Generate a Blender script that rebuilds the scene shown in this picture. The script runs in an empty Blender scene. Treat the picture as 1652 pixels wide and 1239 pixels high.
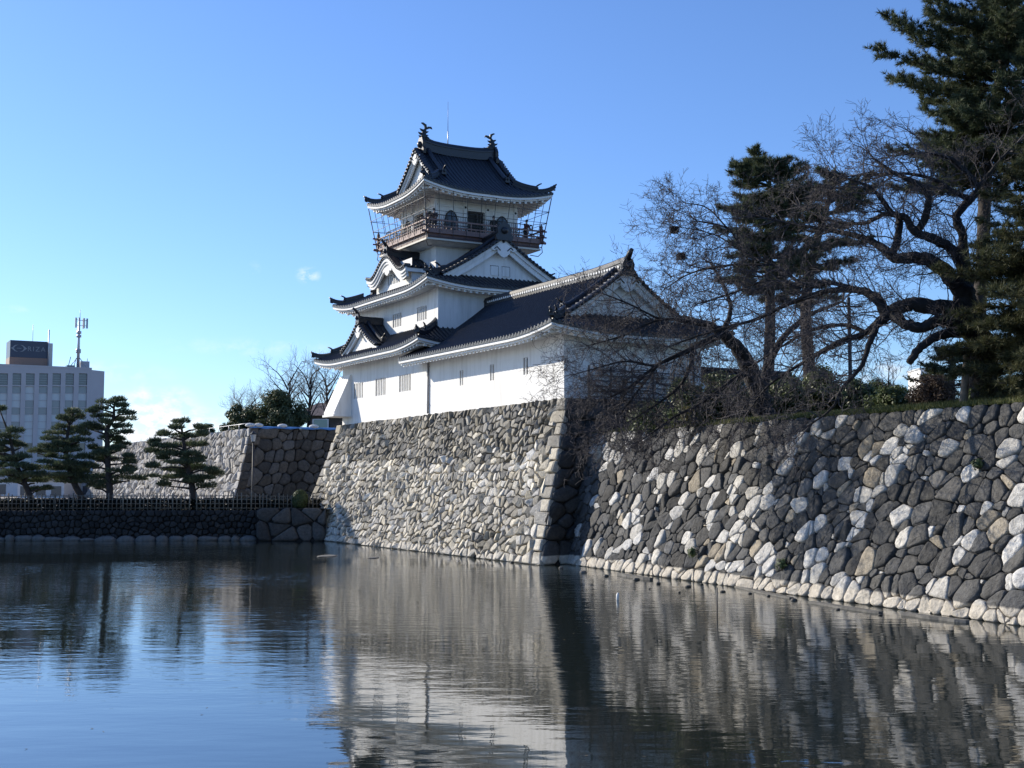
import bpy, math, random
import numpy as np
from mathutils import Vector, Matrix

random.seed(7)
rng = np.random.default_rng(11)
S = bpy.context.scene
R = math.radians

# ------------------------------------------------------------------ camera
F_PX, HORIZON, CAM_H = 2000.0, 775.0, 4.0          # focal length and horizon in photo pixels (1652 x 1239)
PITCH = math.atan((HORIZON - 619.5) / F_PX)
cam_d = bpy.data.cameras.new('camera')
cam_d.sensor_width = 36.0
cam_d.lens = F_PX / 1652 * 36.0
cam_d.clip_start = 0.1
cam_d.clip_end = 6000
cam = bpy.data.objects.new('camera', cam_d)
S.collection.objects.link(cam)
cam.location = (0, 0, CAM_H)
cam.rotation_euler = (R(90) + PITCH, 0, 0)
S.camera = cam

# ------------------------------------------------------------------ light
SUN_EL = 25.0
SUN_AZ = -61.0            # degrees clockwise from +Y: the sun stands left, a little ahead
sv = Vector((math.sin(R(SUN_AZ)) * math.cos(R(SUN_EL)), math.cos(R(SUN_AZ)) * math.cos(R(SUN_EL)), math.sin(R(SUN_EL))))
sun_d = bpy.data.lights.new('sun', 'SUN')
sun_d.energy = 5.0
sun_d.angle = R(0.53)
sun_d.color = (1.0, 0.91, 0.76)
sun = bpy.data.objects.new('sun', sun_d)
S.collection.objects.link(sun)
sun.rotation_euler = (-sv).to_track_quat('-Z', 'Y').to_euler()
sun.location = (-60, 20, 60)

W = bpy.data.worlds.new('World')
S.world = W
W.use_nodes = True
nt = W.node_tree
nt.nodes.clear()
wo = nt.nodes.new('ShaderNodeOutputWorld')
bg = nt.nodes.new('ShaderNodeBackground')
sky = nt.nodes.new('ShaderNodeTexSky')
sky.sky_type = 'NISHITA'
sky.sun_disc = False
sky.sun_elevation = R(SUN_EL)
sky.sun_rotation = R(SUN_AZ)
sky.altitude = 0
sky.air_density = 1.0
sky.dust_density = 0.3
sky.ozone_density = 2.0
bg.inputs['Strength'].default_value = 0.108
# a few small clouds low in the sky, fixed to directions of the sky itself
tc = nt.nodes.new('ShaderNodeTexCoord')
def wnode(t, **kw):
    n = nt.nodes.new(t)
    for k, v in kw.items():
        setattr(n, k, v)
    return n
def pix_dir(px, py):
    x = (px - 826) / F_PX; y = -(py - 619.5) / F_PX
    c, s = math.cos(PITCH), math.sin(PITCH)
    return Vector((x, c - y * s, s + y * c)).normalized()
def cloud_mask(px, py, ru, rv):
    d = pix_dir(px, py)
    sub = wnode('ShaderNodeVectorMath', operation='SUBTRACT')
    nt.links.new(tc.outputs['Generated'], sub.inputs[0]); sub.inputs[1].default_value = d
    mul = wnode('ShaderNodeVectorMath', operation='MULTIPLY')
    nt.links.new(sub.outputs[0], mul.inputs[0]); mul.inputs[1].default_value = (1 / ru, 1 / ru, 1 / rv)
    ln = wnode('ShaderNodeVectorMath', operation='LENGTH')
    nt.links.new(mul.outputs[0], ln.inputs[0])
    mr = wnode('ShaderNodeMapRange'); mr.interpolation_type = 'SMOOTHSTEP'
    nt.links.new(ln.outputs['Value'], mr.inputs['Value'])
    mr.inputs['From Min'].default_value = 1.0; mr.inputs['From Max'].default_value = 0.0
    return mr.outputs[0]
total = None
for (px, py, ru, rv, k) in ((497, 444, .012, .009, 1.3), (228, 632, .010, .010, .5), (288, 638, .016, .011, .55), (245, 692, .055, .038, 2.2),
                            (60, 735, .06, .03, .8), (350, 742, .05, .02, .9), (410, 436, .007, .009, .25), (20, 498, .02, .004, .3), (140, 600, .09, .012, .35), (420, 560, .10, .010, .25), (330, 690, .09, .02, .8), (1440, 600, .06, .02, .5)):
    m = cloud_mask(px, py, ru, rv)
    k_ = wnode('ShaderNodeMath', operation='MULTIPLY'); nt.links.new(m, k_.inputs[0]); k_.inputs[1].default_value = k
    if total is None: total = k_.outputs[0]
    else:
        a_ = wnode('ShaderNodeMath', operation='ADD'); nt.links.new(total, a_.inputs[0]); nt.links.new(k_.outputs[0], a_.inputs[1]); total = a_.outputs[0]
cn = wnode('ShaderNodeTexNoise'); cn.inputs['Scale'].default_value = 70; cn.inputs['Detail'].default_value = 6; cn.inputs['Roughness'].default_value = .6
cmap = wnode('ShaderNodeMapping'); cmap.inputs['Scale'].default_value = (1, 1, 1.6)
nt.links.new(tc.outputs['Generated'], cmap.inputs[0]); nt.links.new(cmap.outputs[0], cn.inputs['Vector'])
cr = wnode('ShaderNodeMapRange'); nt.links.new(cn.outputs['Fac'], cr.inputs['Value'])
cr.inputs['From Min'].default_value = .42; cr.inputs['From Max'].default_value = .68
cm = wnode('ShaderNodeMath', operation='MULTIPLY'); cm.use_clamp = True
nt.links.new(cr.outputs[0], cm.inputs[0]); nt.links.new(total, cm.inputs[1])
cmix = wnode('ShaderNodeMixRGB')
cmix.inputs['Color2'].default_value = (7.6, 8.0, 8.6, 1)
nt.links.new(cm.outputs[0], cmix.inputs['Fac'])
tintn = wnode('ShaderNodeMixRGB', blend_type='MULTIPLY'); tintn.inputs['Fac'].default_value = 1
tintn.inputs['Color2'].default_value = (.74, .965, 1.38, 1)          # the clear deep blue of this winter sky
nt.links.new(sky.outputs[0], tintn.inputs['Color1'])
nt.links.new(tintn.outputs[0], cmix.inputs['Color1'])
nt.links.new(cmix.outputs[0], bg.inputs['Color'])
nt.links.new(bg.outputs[0], wo.inputs['Surface'])

S.view_settings.view_transform = 'Standard'
S.view_settings.look = 'None'
S.view_settings.exposure = 0.42
S.view_settings.gamma = 1.0
S.cycles.max_bounces = 6
S.cycles.transparent_max_bounces = 8

# ------------------------------------------------------------------ helpers
def ray(px, py):
    x = (px - 826) / F_PX; y = -(py - 619.5) / F_PX
    c, s = math.cos(PITCH), math.sin(PITCH)
    return Vector((x, c - y * s, s + y * c))
def at(px, py, Y):
    """the point of the place seen at photo pixel (px, py) at a distance Y ahead of the camera"""
    d = ray(px, py); return Vector((0, 0, CAM_H)) + d * (Y / d.y)
def onz(px, py, z=0.0):
    d = ray(px, py); return Vector((0, 0, CAM_H)) + d * ((z - CAM_H) / d.z)

# the castle's own frame: local x = v (into the castle, away to the right), local y = u (away to the left)
TH = R(29.2)
C0 = onz(870, 912)
CF = Matrix.Translation(C0) @ Matrix.Rotation(TH, 4, 'Z')
CFI = CF.inverted()
def cw(v, u, z): return CF @ Vector((v, u, z))

class MB:
    def __init__(s):
        s.v = []; s.f = []; s.mi = []; s.sm = []; s.col = []
    def add(s, verts, faces, mi=0, smooth=False, col=None):
        b = len(s.v)
        s.v.extend(verts)
        for f in faces:
            s.f.append(tuple(i + b for i in f)); s.mi.append(mi); s.sm.append(smooth); s.col.append(col)
    def box(s, c, size, mi=0, M=None, taper=1.0):
        hx, hy, hz = size[0] / 2, size[1] / 2, size[2] / 2
        vs = []
        for dz, t in ((-hz, 1.0), (hz, taper)):
            for dx, dy in ((-hx, -hy), (hx, -hy), (hx, hy), (-hx, hy)):
                vs.append(Vector((dx * t, dy * t, dz)))
        if M is not None: vs = [M @ p for p in vs]
        vs = [tuple(p + Vector(c)) for p in vs]
        s.add(vs, [(3, 2, 1, 0), (4, 5, 6, 7), (0, 1, 5, 4), (1, 2, 6, 5), (2, 3, 7, 6), (3, 0, 4, 7)], mi)
    def b2(s, p, q, mi=0):
        lo = [min(a, b) for a, b in zip(p, q)]; hi = [max(a, b) for a, b in zip(p, q)]
        s.box([(a + b) / 2 for a, b in zip(lo, hi)], [b - a for a, b in zip(lo, hi)], mi)
    def quad(s, a, b, c, d, mi=0, col=None):
        s.add([tuple(a), tuple(b), tuple(c), tuple(d)], [(0, 1, 2, 3)], mi, False, col)
    def tube(s, pts, rad, n=6, mi=0, smooth=True, cap=True):
        pts = [Vector(p) for p in pts]
        if not hasattr(rad, '__len__'): rad = [rad] * len(pts)
        vs = []; fs = []
        prev = None
        for i, p in enumerate(pts):
            t = (pts[min(i + 1, len(pts) - 1)] - pts[max(i - 1, 0)])
            if t.length < 1e-9: t = Vector((0, 0, 1))
            t.normalize()
            if prev is None:
                a = t.orthogonal().normalized()
            else:
                a = prev - t * prev.dot(t)
                a = a.normalized() if a.length > 1e-6 else t.orthogonal().normalized()
            prev = a
            b = t.cross(a)
            for k in range(n):
                an = 2 * math.pi * k / n
                vs.append(tuple(p + (a * math.cos(an) + b * math.sin(an)) * rad[i]))
        for i in range(len(pts) - 1):
            for k in range(n):
                fs.append((i * n + k, i * n + (k + 1) % n, (i + 1) * n + (k + 1) % n, (i + 1) * n + k))
        if cap:
            fs.append(tuple(range(n - 1, -1, -1))); fs.append(tuple((len(pts) - 1) * n + k for k in range(n)))
        s.add(vs, fs, mi, smooth)
    def sweep(s, pts, sec, mi=0, side=None, smooth=False, scale=None):
        """sec: list of (lateral, up); lateral is horizontal, across the path"""
        pts = [Vector(p) for p in pts]; n = len(sec); vs = []; fs = []
        for i, p in enumerate(pts):
            t = pts[min(i + 1, len(pts) - 1)] - pts[max(i - 1, 0)]
            l = Vector((t.y, -t.x, 0))
            l = Vector(side) if side is not None else (l.normalized() if l.length > 1e-6 else Vector((1, 0, 0)))
            k = 1.0 if scale is None else scale[i]
            for (a, b) in sec:
                vs.append(tuple(p + l * a * k + Vector((0, 0, b * k))))
        for i in range(len(pts) - 1):
            for k in range(n):
                fs.append((i * n + k, i * n + (k + 1) % n, (i + 1) * n + (k + 1) % n, (i + 1) * n + k))
        fs.append(tuple(range(n - 1, -1, -1))); fs.append(tuple((len(pts) - 1) * n + k for k in range(n)))
        s.add(vs, fs, mi, smooth)
    def prism(s, poly, d, mi=0):
        """poly: list of 3D points; d: extrusion vector"""
        n = len(poly); d = Vector(d)
        vs = [tuple(Vector(p)) for p in poly] + [tuple(Vector(p) + d) for p in poly]
        fs = [tuple(range(n - 1, -1, -1)), tuple(range(n, 2 * n))]
        for k in range(n): fs.append((k, (k + 1) % n, n + (k + 1) % n, n + k))
        s.add(vs, fs, mi)
    def ball(s, c, r, mi=0, n=8, m=6, M=None):
        vs = []; fs = []
        if not hasattr(r, '__len__'): r = (r, r, r)
        for j in range(1, m):
            a = math.pi * j / m
            for k in range(n):
                b = 2 * math.pi * k / n
                vs.append(Vector((r[0] * math.sin(a) * math.cos(b), r[1] * math.sin(a) * math.sin(b), r[2] * math.cos(a))))
        vs += [Vector((0, 0, r[2])), Vector((0, 0, -r[2]))]
        if M is not None: vs = [M @ p for p in vs]
        vs = [tuple(p + Vector(c)) for p in vs]
        T, B = len(vs) - 2, len(vs) - 1
        for j in range(m - 2):
            for k in range(n):
                fs.append((j * n + k, (j + 1) * n + k, (j + 1) * n + (k + 1) % n, j * n + (k + 1) % n))
        for k in range(n):
            fs.append((T, k, (k + 1) % n)); fs.append((B, (m - 2) * n + (k + 1) % n, (m - 2) * n + k))
        s.add(vs, fs, mi, True)
    def build(s, name, mats, parent=None, origin=None):
        me = bpy.data.meshes.new(name)
        o = Vector(origin) if origin is not None else (Vector(parent['_o']) if parent is not None and '_o' in parent else Vector((0, 0, 0)))
        vs = [(p[0] - o.x, p[1] - o.y, p[2] - o.z) for p in s.v]
        me.from_pydata(vs, [], s.f)
        if not isinstance(mats, (list, tuple)): mats = [mats]
        for m in mats: me.materials.append(m)
        if len(mats) > 1: me.polygons.foreach_set('material_index', s.mi)
        me.polygons.foreach_set('use_smooth', s.sm)
        if any(c is not None for c in s.col):
            ca = me.color_attributes.new('tint', 'FLOAT_COLOR', 'CORNER')
            buf = []
            for f, c in zip(s.f, s.col):
                c = c or (.5, .5, .5)
                buf.extend((c[0], c[1], c[2], 1.0) * len(f))
            ca.data.foreach_set('color', buf)
        me.update()
        ob = bpy.data.objects.new(name, me)
        S.collection.objects.link(ob)
        if parent is not None: ob.parent = parent
        elif origin is not None: ob.location = o
        return ob

def np_mesh(name, verts, faces, mats, parent=None, origin=(0, 0, 0), smooth=False, mi=None):
    """verts (N,3), faces (M,k) arrays of equal size"""
    verts = np.asarray(verts, dtype=np.float32) - np.asarray(origin, dtype=np.float32)
    faces = np.asarray(faces, dtype=np.int32)
    me = bpy.data.meshes.new(name)
    k = faces.shape[1]
    me.vertices.add(len(verts)); me.vertices.foreach_set('co', verts.ravel())
    me.loops.add(faces.size); me.loops.foreach_set('vertex_index', faces.ravel())
    me.polygons.add(len(faces))
    me.polygons.foreach_set('loop_start', np.arange(0, faces.size, k, dtype=np.int32))
    me.polygons.foreach_set('use_smooth', np.full(len(faces), smooth))
    if not isinstance(mats, (list, tuple)): mats = [mats]
    for m in mats: me.materials.append(m)
    if mi is not None: me.polygons.foreach_set('material_index', np.asarray(mi, dtype=np.int32))
    me.update(calc_edges=True); me.validate()
    ob = bpy.data.objects.new(name, me); S.collection.objects.link(ob)
    if parent is not None: ob.parent = parent
    else: ob.location = origin
    return ob

def tag(o, label=None, cat=None, group=None, kind=None):
    if label: o['label'] = label
    if cat: o['category'] = cat
    if group: o['group'] = group
    if kind: o['kind'] = kind
    return o
def thing(name, loc, label, cat, group=None, rz=0.0):
    o = bpy.data.objects.new(name, None)
    o.empty_display_size = .3
    S.collection.objects.link(o)
    o.location = loc; o.rotation_euler = (0, 0, rz)
    return tag(o, label, cat, group)
def castle_thing(name, v, u, z, label, cat, group=None):
    o = thing(name, cw(v, u, z), label, cat, group, TH)
    o['_o'] = (v, u, z)
    return o

# ------------------------------------------------------------------ materials
def mat(name, col, rough=.7, metal=0.0, noise=0.0, nscale=4.0, bump=0.0, bscale=30.0, spec=None, ramp=None, tint=False, coords='Object'):
    m = bpy.data.materials.new(name); m.use_nodes = True
    t = m.node_tree; b = t.nodes['Principled BSDF']
    b.inputs['Base Color'].default_value = (*col, 1); b.inputs['Roughness'].default_value = rough; b.inputs['Metallic'].default_value = metal
    if spec is not None: b.inputs['Specular IOR Level'].default_value = spec
    tcn = t.nodes.new('ShaderNodeTexCoord')
    last = None
    if tint:
        at_ = t.nodes.new('ShaderNodeVertexColor'); at_.layer_name = 'tint'; last = at_.outputs[0]
    if noise or ramp:
        n = t.nodes.new('ShaderNodeTexNoise'); n.inputs['Scale'].default_value = nscale; n.inputs['Detail'].default_value = 5; n.inputs['Roughness'].default_value = .62
        t.links.new(tcn.outputs[coords], n.inputs['Vector'])
        r = t.nodes.new('ShaderNodeMapRange'); t.links.new(n.outputs['Fac'], r.inputs['Value'])
        r.inputs['From Min'].default_value = .3; r.inputs['From Max'].default_value = .7
        if ramp:
            mx = t.nodes.new('ShaderNodeMixRGB'); t.links.new(r.outputs[0], mx.inputs['Fac'])
            mx.inputs['Color1'].default_value = (*col, 1); mx.inputs['Color2'].default_value = (*ramp, 1)
        else:
            r.inputs['To Min'].default_value = 1 - noise; r.inputs['To Max'].default_value = 1 + noise
            mx = t.nodes.new('ShaderNodeMixRGB'); mx.blend_type = 'MULTIPLY'; mx.inputs['Fac'].default_value = 1
            t.links.new(r.outputs[0], mx.inputs['Color2'])
            if last: t.links.new(last, mx.inputs['Color1'])
            else: mx.inputs['Color1'].default_value = (*col, 1)
        last = mx.outputs[0]
    if last: t.links.new(last, b.inputs['Base Color'])
    if bump:
        n2 = t.nodes.new('ShaderNodeTexNoise'); n2.inputs['Scale'].default_value = bscale; n2.inputs['Detail'].default_value = 4
        t.links.new(tcn.outputs[coords], n2.inputs['Vector'])
        bp = t.nodes.new('ShaderNodeBump'); bp.inputs['Strength'].default_value = bump; bp.inputs['Distance'].default_value = .05
        t.links.new(n2.outputs['Fac'], bp.inputs['Height']); t.links.new(bp.outputs[0], b.inputs['Normal'])
    return m
M = {}
def streaked(name, col, dirt):
    m = mat(name, col, .78, noise=.05, nscale=.8, bump=.10, bscale=4)
    t = m.node_tree; b = t.nodes['Principled BSDF']
    src = b.inputs['Base Color'].links[0].from_socket
    tcn = [n for n in t.nodes if n.type == 'TEX_COORD'][0]
    mp = t.nodes.new('ShaderNodeMapping'); mp.inputs['Scale'].default_value = (1.7, 1.7, .16); t.links.new(tcn.outputs['Object'], mp.inputs[0])
    n = t.nodes.new('ShaderNodeTexNoise'); n.inputs['Scale'].default_value = 1.6; n.inputs['Detail'].default_value = 6; n.inputs['Roughness'].default_value = .65
    t.links.new(mp.outputs[0], n.inputs['Vector'])
    r = t.nodes.new('ShaderNodeMapRange'); t.links.new(n.outputs['Fac'], r.inputs['Value']); r.inputs['From Min'].default_value = .46; r.inputs['From Max'].default_value = .78; r.inputs['To Max'].default_value = .6
    mx = t.nodes.new('ShaderNodeMixRGB'); t.links.new(r.outputs[0], mx.inputs['Fac']); t.links.new(src, mx.inputs['Color1']); mx.inputs['Color2'].default_value = (*dirt, 1)
    t.links.new(mx.outputs[0], b.inputs['Base Color'])
    return m
M['plaster'] = streaked('white_plaster', (.80, .79, .77), (.46, .44, .40))
M['plaster_trim'] = mat('plaster_trim', (.78, .775, .76), .7, noise=.05, nscale=1.5)
M['tile'] = mat('roof_tile', (.015, .018, .025), .42, noise=.35, nscale=5, bump=.15, bscale=9, spec=.5)
M['bronze'] = mat('aged_bronze', (.022, .027, .028), .55, metal=.2, noise=.3, nscale=6)
M['dark_wood'] = mat('dark_wood', (.055, .05, .048), .6, noise=.3, nscale=4)
M['slot'] = mat('window_gap', (.035, .035, .035), .8)
M['redwood'] = mat('red_brown_paint', (.20, .12, .105), .55, noise=.18, nscale=5)
M['redwood_dark'] = mat('dark_red_paint', (.13, .07, .06), .6, noise=.2, nscale=5)
M['cream'] = mat('cream_board', (.62, .58, .50), .7, noise=.06, nscale=2)
M['wire'] = mat('dark_wire', (.07, .07, .075), .5, metal=.6)
M['steel'] = mat('galvanised_steel', (.42, .43, .45), .45, metal=.7, noise=.1)
M['black_metal'] = mat('black_metal', (.03, .03, .032), .5, metal=.3)
M['dark_glass'] = mat('dark_glass', (.025, .03, .035), .08, spec=.8)
# ------------------------------------------------------------------ stone walls
def clip(poly, nx, ny, c):
    """keep points with nx*x + ny*y <= c"""
    out = []
    n = len(poly)
    for i in range(n):
        a = poly[i]; b = poly[(i + 1) % n]
        da = nx * a[0] + ny * a[1] - c; db = nx * b[0] + ny * b[1] - c
        if da <= 0: out.append(a)
        if (da < 0 < db) or (db < 0 < da):
            t = da / (da - db); out.append((a[0] + (b[0] - a[0]) * t, a[1] + (b[1] - a[1]) * t))
    return out
def cells(seeds, weights, box, shear):
    """Voronoi cells in a metric sheared and stretched so that stones lean"""
    A = np.array(shear); Ai = np.linalg.inv(A)
    P = seeds @ A.T
    x0, x1, y0, y1 = box
    res = []
    D2 = None
    for i in range(len(P)):
        d = P - P[i]
        q = (d * d).sum(1)
        near = np.argsort(q)[1:20]
        r = math.sqrt(q[near[-1]])
        poly = [(p[0], p[1]) for p in (np.array([[x0, y0], [x1, y0], [x1, y1], [x0, y1]]) @ A.T)]
        # local clip box in the metric
        for nx, ny in ((1, 0), (-1, 0), (0, 1), (0, -1)):
            poly = clip(poly, nx, ny, nx * P[i][0] + ny * P[i][1] + r)
        for j in near:
            nx, ny = d[j]
            m = P[i] + d[j] * (.5 + .5 * (weights[i] - weights[j]) / max(q[j], 1e-6) * .5)
            poly = clip(poly, nx, ny, nx * m[0] + ny * m[1])
            if len(poly) < 3: break
        if len(poly) >= 3: res.append((i, np.array(poly) @ Ai.T))
    return res
def seeds_grid(L, Hh, size, jit, r_):
    pts = []
    rows = max(2, int(round(Hh / size))); cols = max(2, int(round(L / size)))
    for a in range(rows):
        for b in range(cols):
            pts.append(((b + .5 + (.5 if a % 2 else 0) + r_.uniform(-jit, jit)) * L / cols, (a + .5 + r_.uniform(-jit, jit)) * Hh / rows))
    return np.array(pts)

def stone_wall(name, P, L, Hh, size, shear, tint_fn, mats, label, cat, origin, gap=.03, bulge=.10, tilt=.25, rough=.012, rounded=1,
               smooth=True, corner0=0, corner1=0, corner_h=.62, seed=1, jit=.38, wvar=.0, lift=0.0, back=.26, extra=None, smallfill=0.0, parent=None):
    """P(s, h) -> (point, normal); s along the wall 0..L, h up 0..Hh"""
    r_ = random.Random(seed)
    sd = list(map(tuple, seeds_grid(L, Hh, size, jit, r_)))
    if smallfill:
        for _ in range(int(len(sd) * smallfill)):
            sd.append((r_.uniform(0, L), r_.uniform(0, Hh)))
    def corner(side, wid):
        k = 0; n = int(round(Hh / corner_h))
        for k in range(n):
            w = wid * ((1.15 if k % 2 else .78) + r_.uniform(-.12, .12))
            h = (k + .5) * Hh / n
            yield (w / 2 if side == 0 else L - w / 2, h, w)
    cs = []
    if corner0: cs += list(corner(0, corner0))
    if corner1: cs += list(corner(1, corner1))
    if corner0: sd = [p for p in sd if p[0] > corner0 * 1.15]
    if corner1: sd = [p for p in sd if p[0] < L - corner1 * 1.15]
    sd = [p for p in sd if -.3 < p[0] < L + .3]
    nreg = len(sd)
    sd = np.array(sd)
    wt = np.array([r_.uniform(-wvar, wvar) for _ in sd])
    cl = cells(sd, wt, (corner0 * .7 if corner0 else 0, L - (corner1 * .7 if corner1 else 0), 0, Hh), shear)
    polys = [(i, p, False, False) for i, p in cl]
    if cs:
        n = int(round(Hh / corner_h))
        for (c, h, w) in cs:
            hh = Hh / n / 2
            lo, hi = (0, w) if c < L / 2 else (L - w, L)
            j = lambda: r_.uniform(-.09, .09)
            polys.append((-1, np.array([(lo, h - hh), (hi + (j() if c < L / 2 else 0), h - hh + j() * .5), (hi + (j() if c < L / 2 else 0), h + hh + j() * .5), (lo, h + hh)]), True, c < L / 2))
    mb = MB()
    for (i, poly, is_c, left) in polys:
        c = poly.mean(0)
        # area filter
        x, y = poly[:, 0], poly[:, 1]
        area = .5 * abs(np.dot(x, np.roll(y, -1)) - np.dot(y, np.roll(x, -1)))
        if area < .012: continue
        rad = math.sqrt(area / math.pi)
        q = poly
        if not is_c:
            for _ in range(r_.choice((1, 1, 2)) if rounded == 2 else rounded):
                nx_ = np.roll(q, -1, 0)
                q = np.stack([q * .78 + nx_ * .22, q * .22 + nx_ * .78], 1).reshape(-1, 2)
        else:
            nx_ = np.roll(q, -1, 0)
            q = np.stack([q * .94 + nx_ * .06, q * .06 + nx_ * .94], 1).reshape(-1, 2)
        # drop near-duplicate points
        keep = [0]
        for k in range(1, len(q)):
            if np.hypot(*(q[k] - q[keep[-1]])) > .03: keep.append(k)
        q = q[keep]
        n = len(q)
        if n < 4: continue
        g = gap * r_.uniform(.6, 1.5)
        tx, ty = r_.gauss(0, tilt), r_.gauss(0, tilt)
        off = r_.uniform(-.05, .05) * min(1, rad * 2) + lift
        if is_c: tx, ty, off = tx * .4, ty * .4, .03 + lift
        b_ = bulge * rad * 2 * r_.uniform(.6, 1.3)
        if is_c: b_ *= .35
        rings = ((1 - g / rad * .6, -back, 0), (1 - g / rad, -.02, .4), (.93 - g / rad, b_ * .45, .7), (.72, b_ * .85, 1), (.38, b_, 1))
        vs = []; fs = []
        for (sc, dep, tl) in rings:
            for k in range(n):
                d = q[k] - c
                jx = r_.gauss(0, rough) if tl else 0
                p2 = c + d * sc * (1 + r_.gauss(0, .012))
                dd = dep + off + tl * (np.clip(tx * d[0] * sc, -.12, .12) + np.clip(ty * d[1] * sc, -.12, .12)) + jx
                p, nn = P(p2[0], p2[1])
                vs.append(tuple(p + nn * float(dd)))
        p, nn = P(c[0], c[1]); vs.append(tuple(p + nn * float(b_ * 1.02 + off)))
        m = len(rings)
        for j in range(m - 1):
            for k in range(n):
                fs.append((j * n + k, j * n + (k + 1) % n, (j + 1) * n + (k + 1) % n, (j + 1) * n + k))
        for k in range(n): fs.append(((m - 1) * n + k, (m - 1) * n + (k + 1) % n, m * n))
        # orientation
        a, b, cc = (Vector(vs[t]) for t in (0, 1, n))
        if (b - a).cross(cc - a).length > 0:
            ctr = Vector(vs[-1]); e1 = Vector(vs[(m - 1) * n]) - ctr; e2 = Vector(vs[(m - 1) * n + 1]) - ctr
            if e1.cross(e2).dot(nn) < 0: fs = [tuple(reversed(f)) for f in fs]
        col = tint_fn(c[0], c[1], rad, r_, is_c)
        mb.add(vs, fs, 0, smooth, col)
    # dark earth and rubble behind the stones
    ns, nh = max(4, int(L / 1.5)), 8
    vs = []; fs = []
    for a in range(ns + 1):
        for b in range(nh + 1):
            p, nn = P(L * a / ns, Hh * b / nh); vs.append(tuple(p - nn * .14))
    for a in range(ns):
        for b in range(nh):
            fs.append((a * (nh + 1) + b, (a + 1) * (nh + 1) + b, (a + 1) * (nh + 1) + b + 1, a * (nh + 1) + b + 1))
    mb.add(vs, fs, 1, False, (.03, .03, .03))
    if extra: extra(mb)
    if parent is not None: return mb.build(name, mats, parent, parent.location)
    o = mb.build(name, mats, None, origin)
    return tag(o, label, cat)

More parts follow.
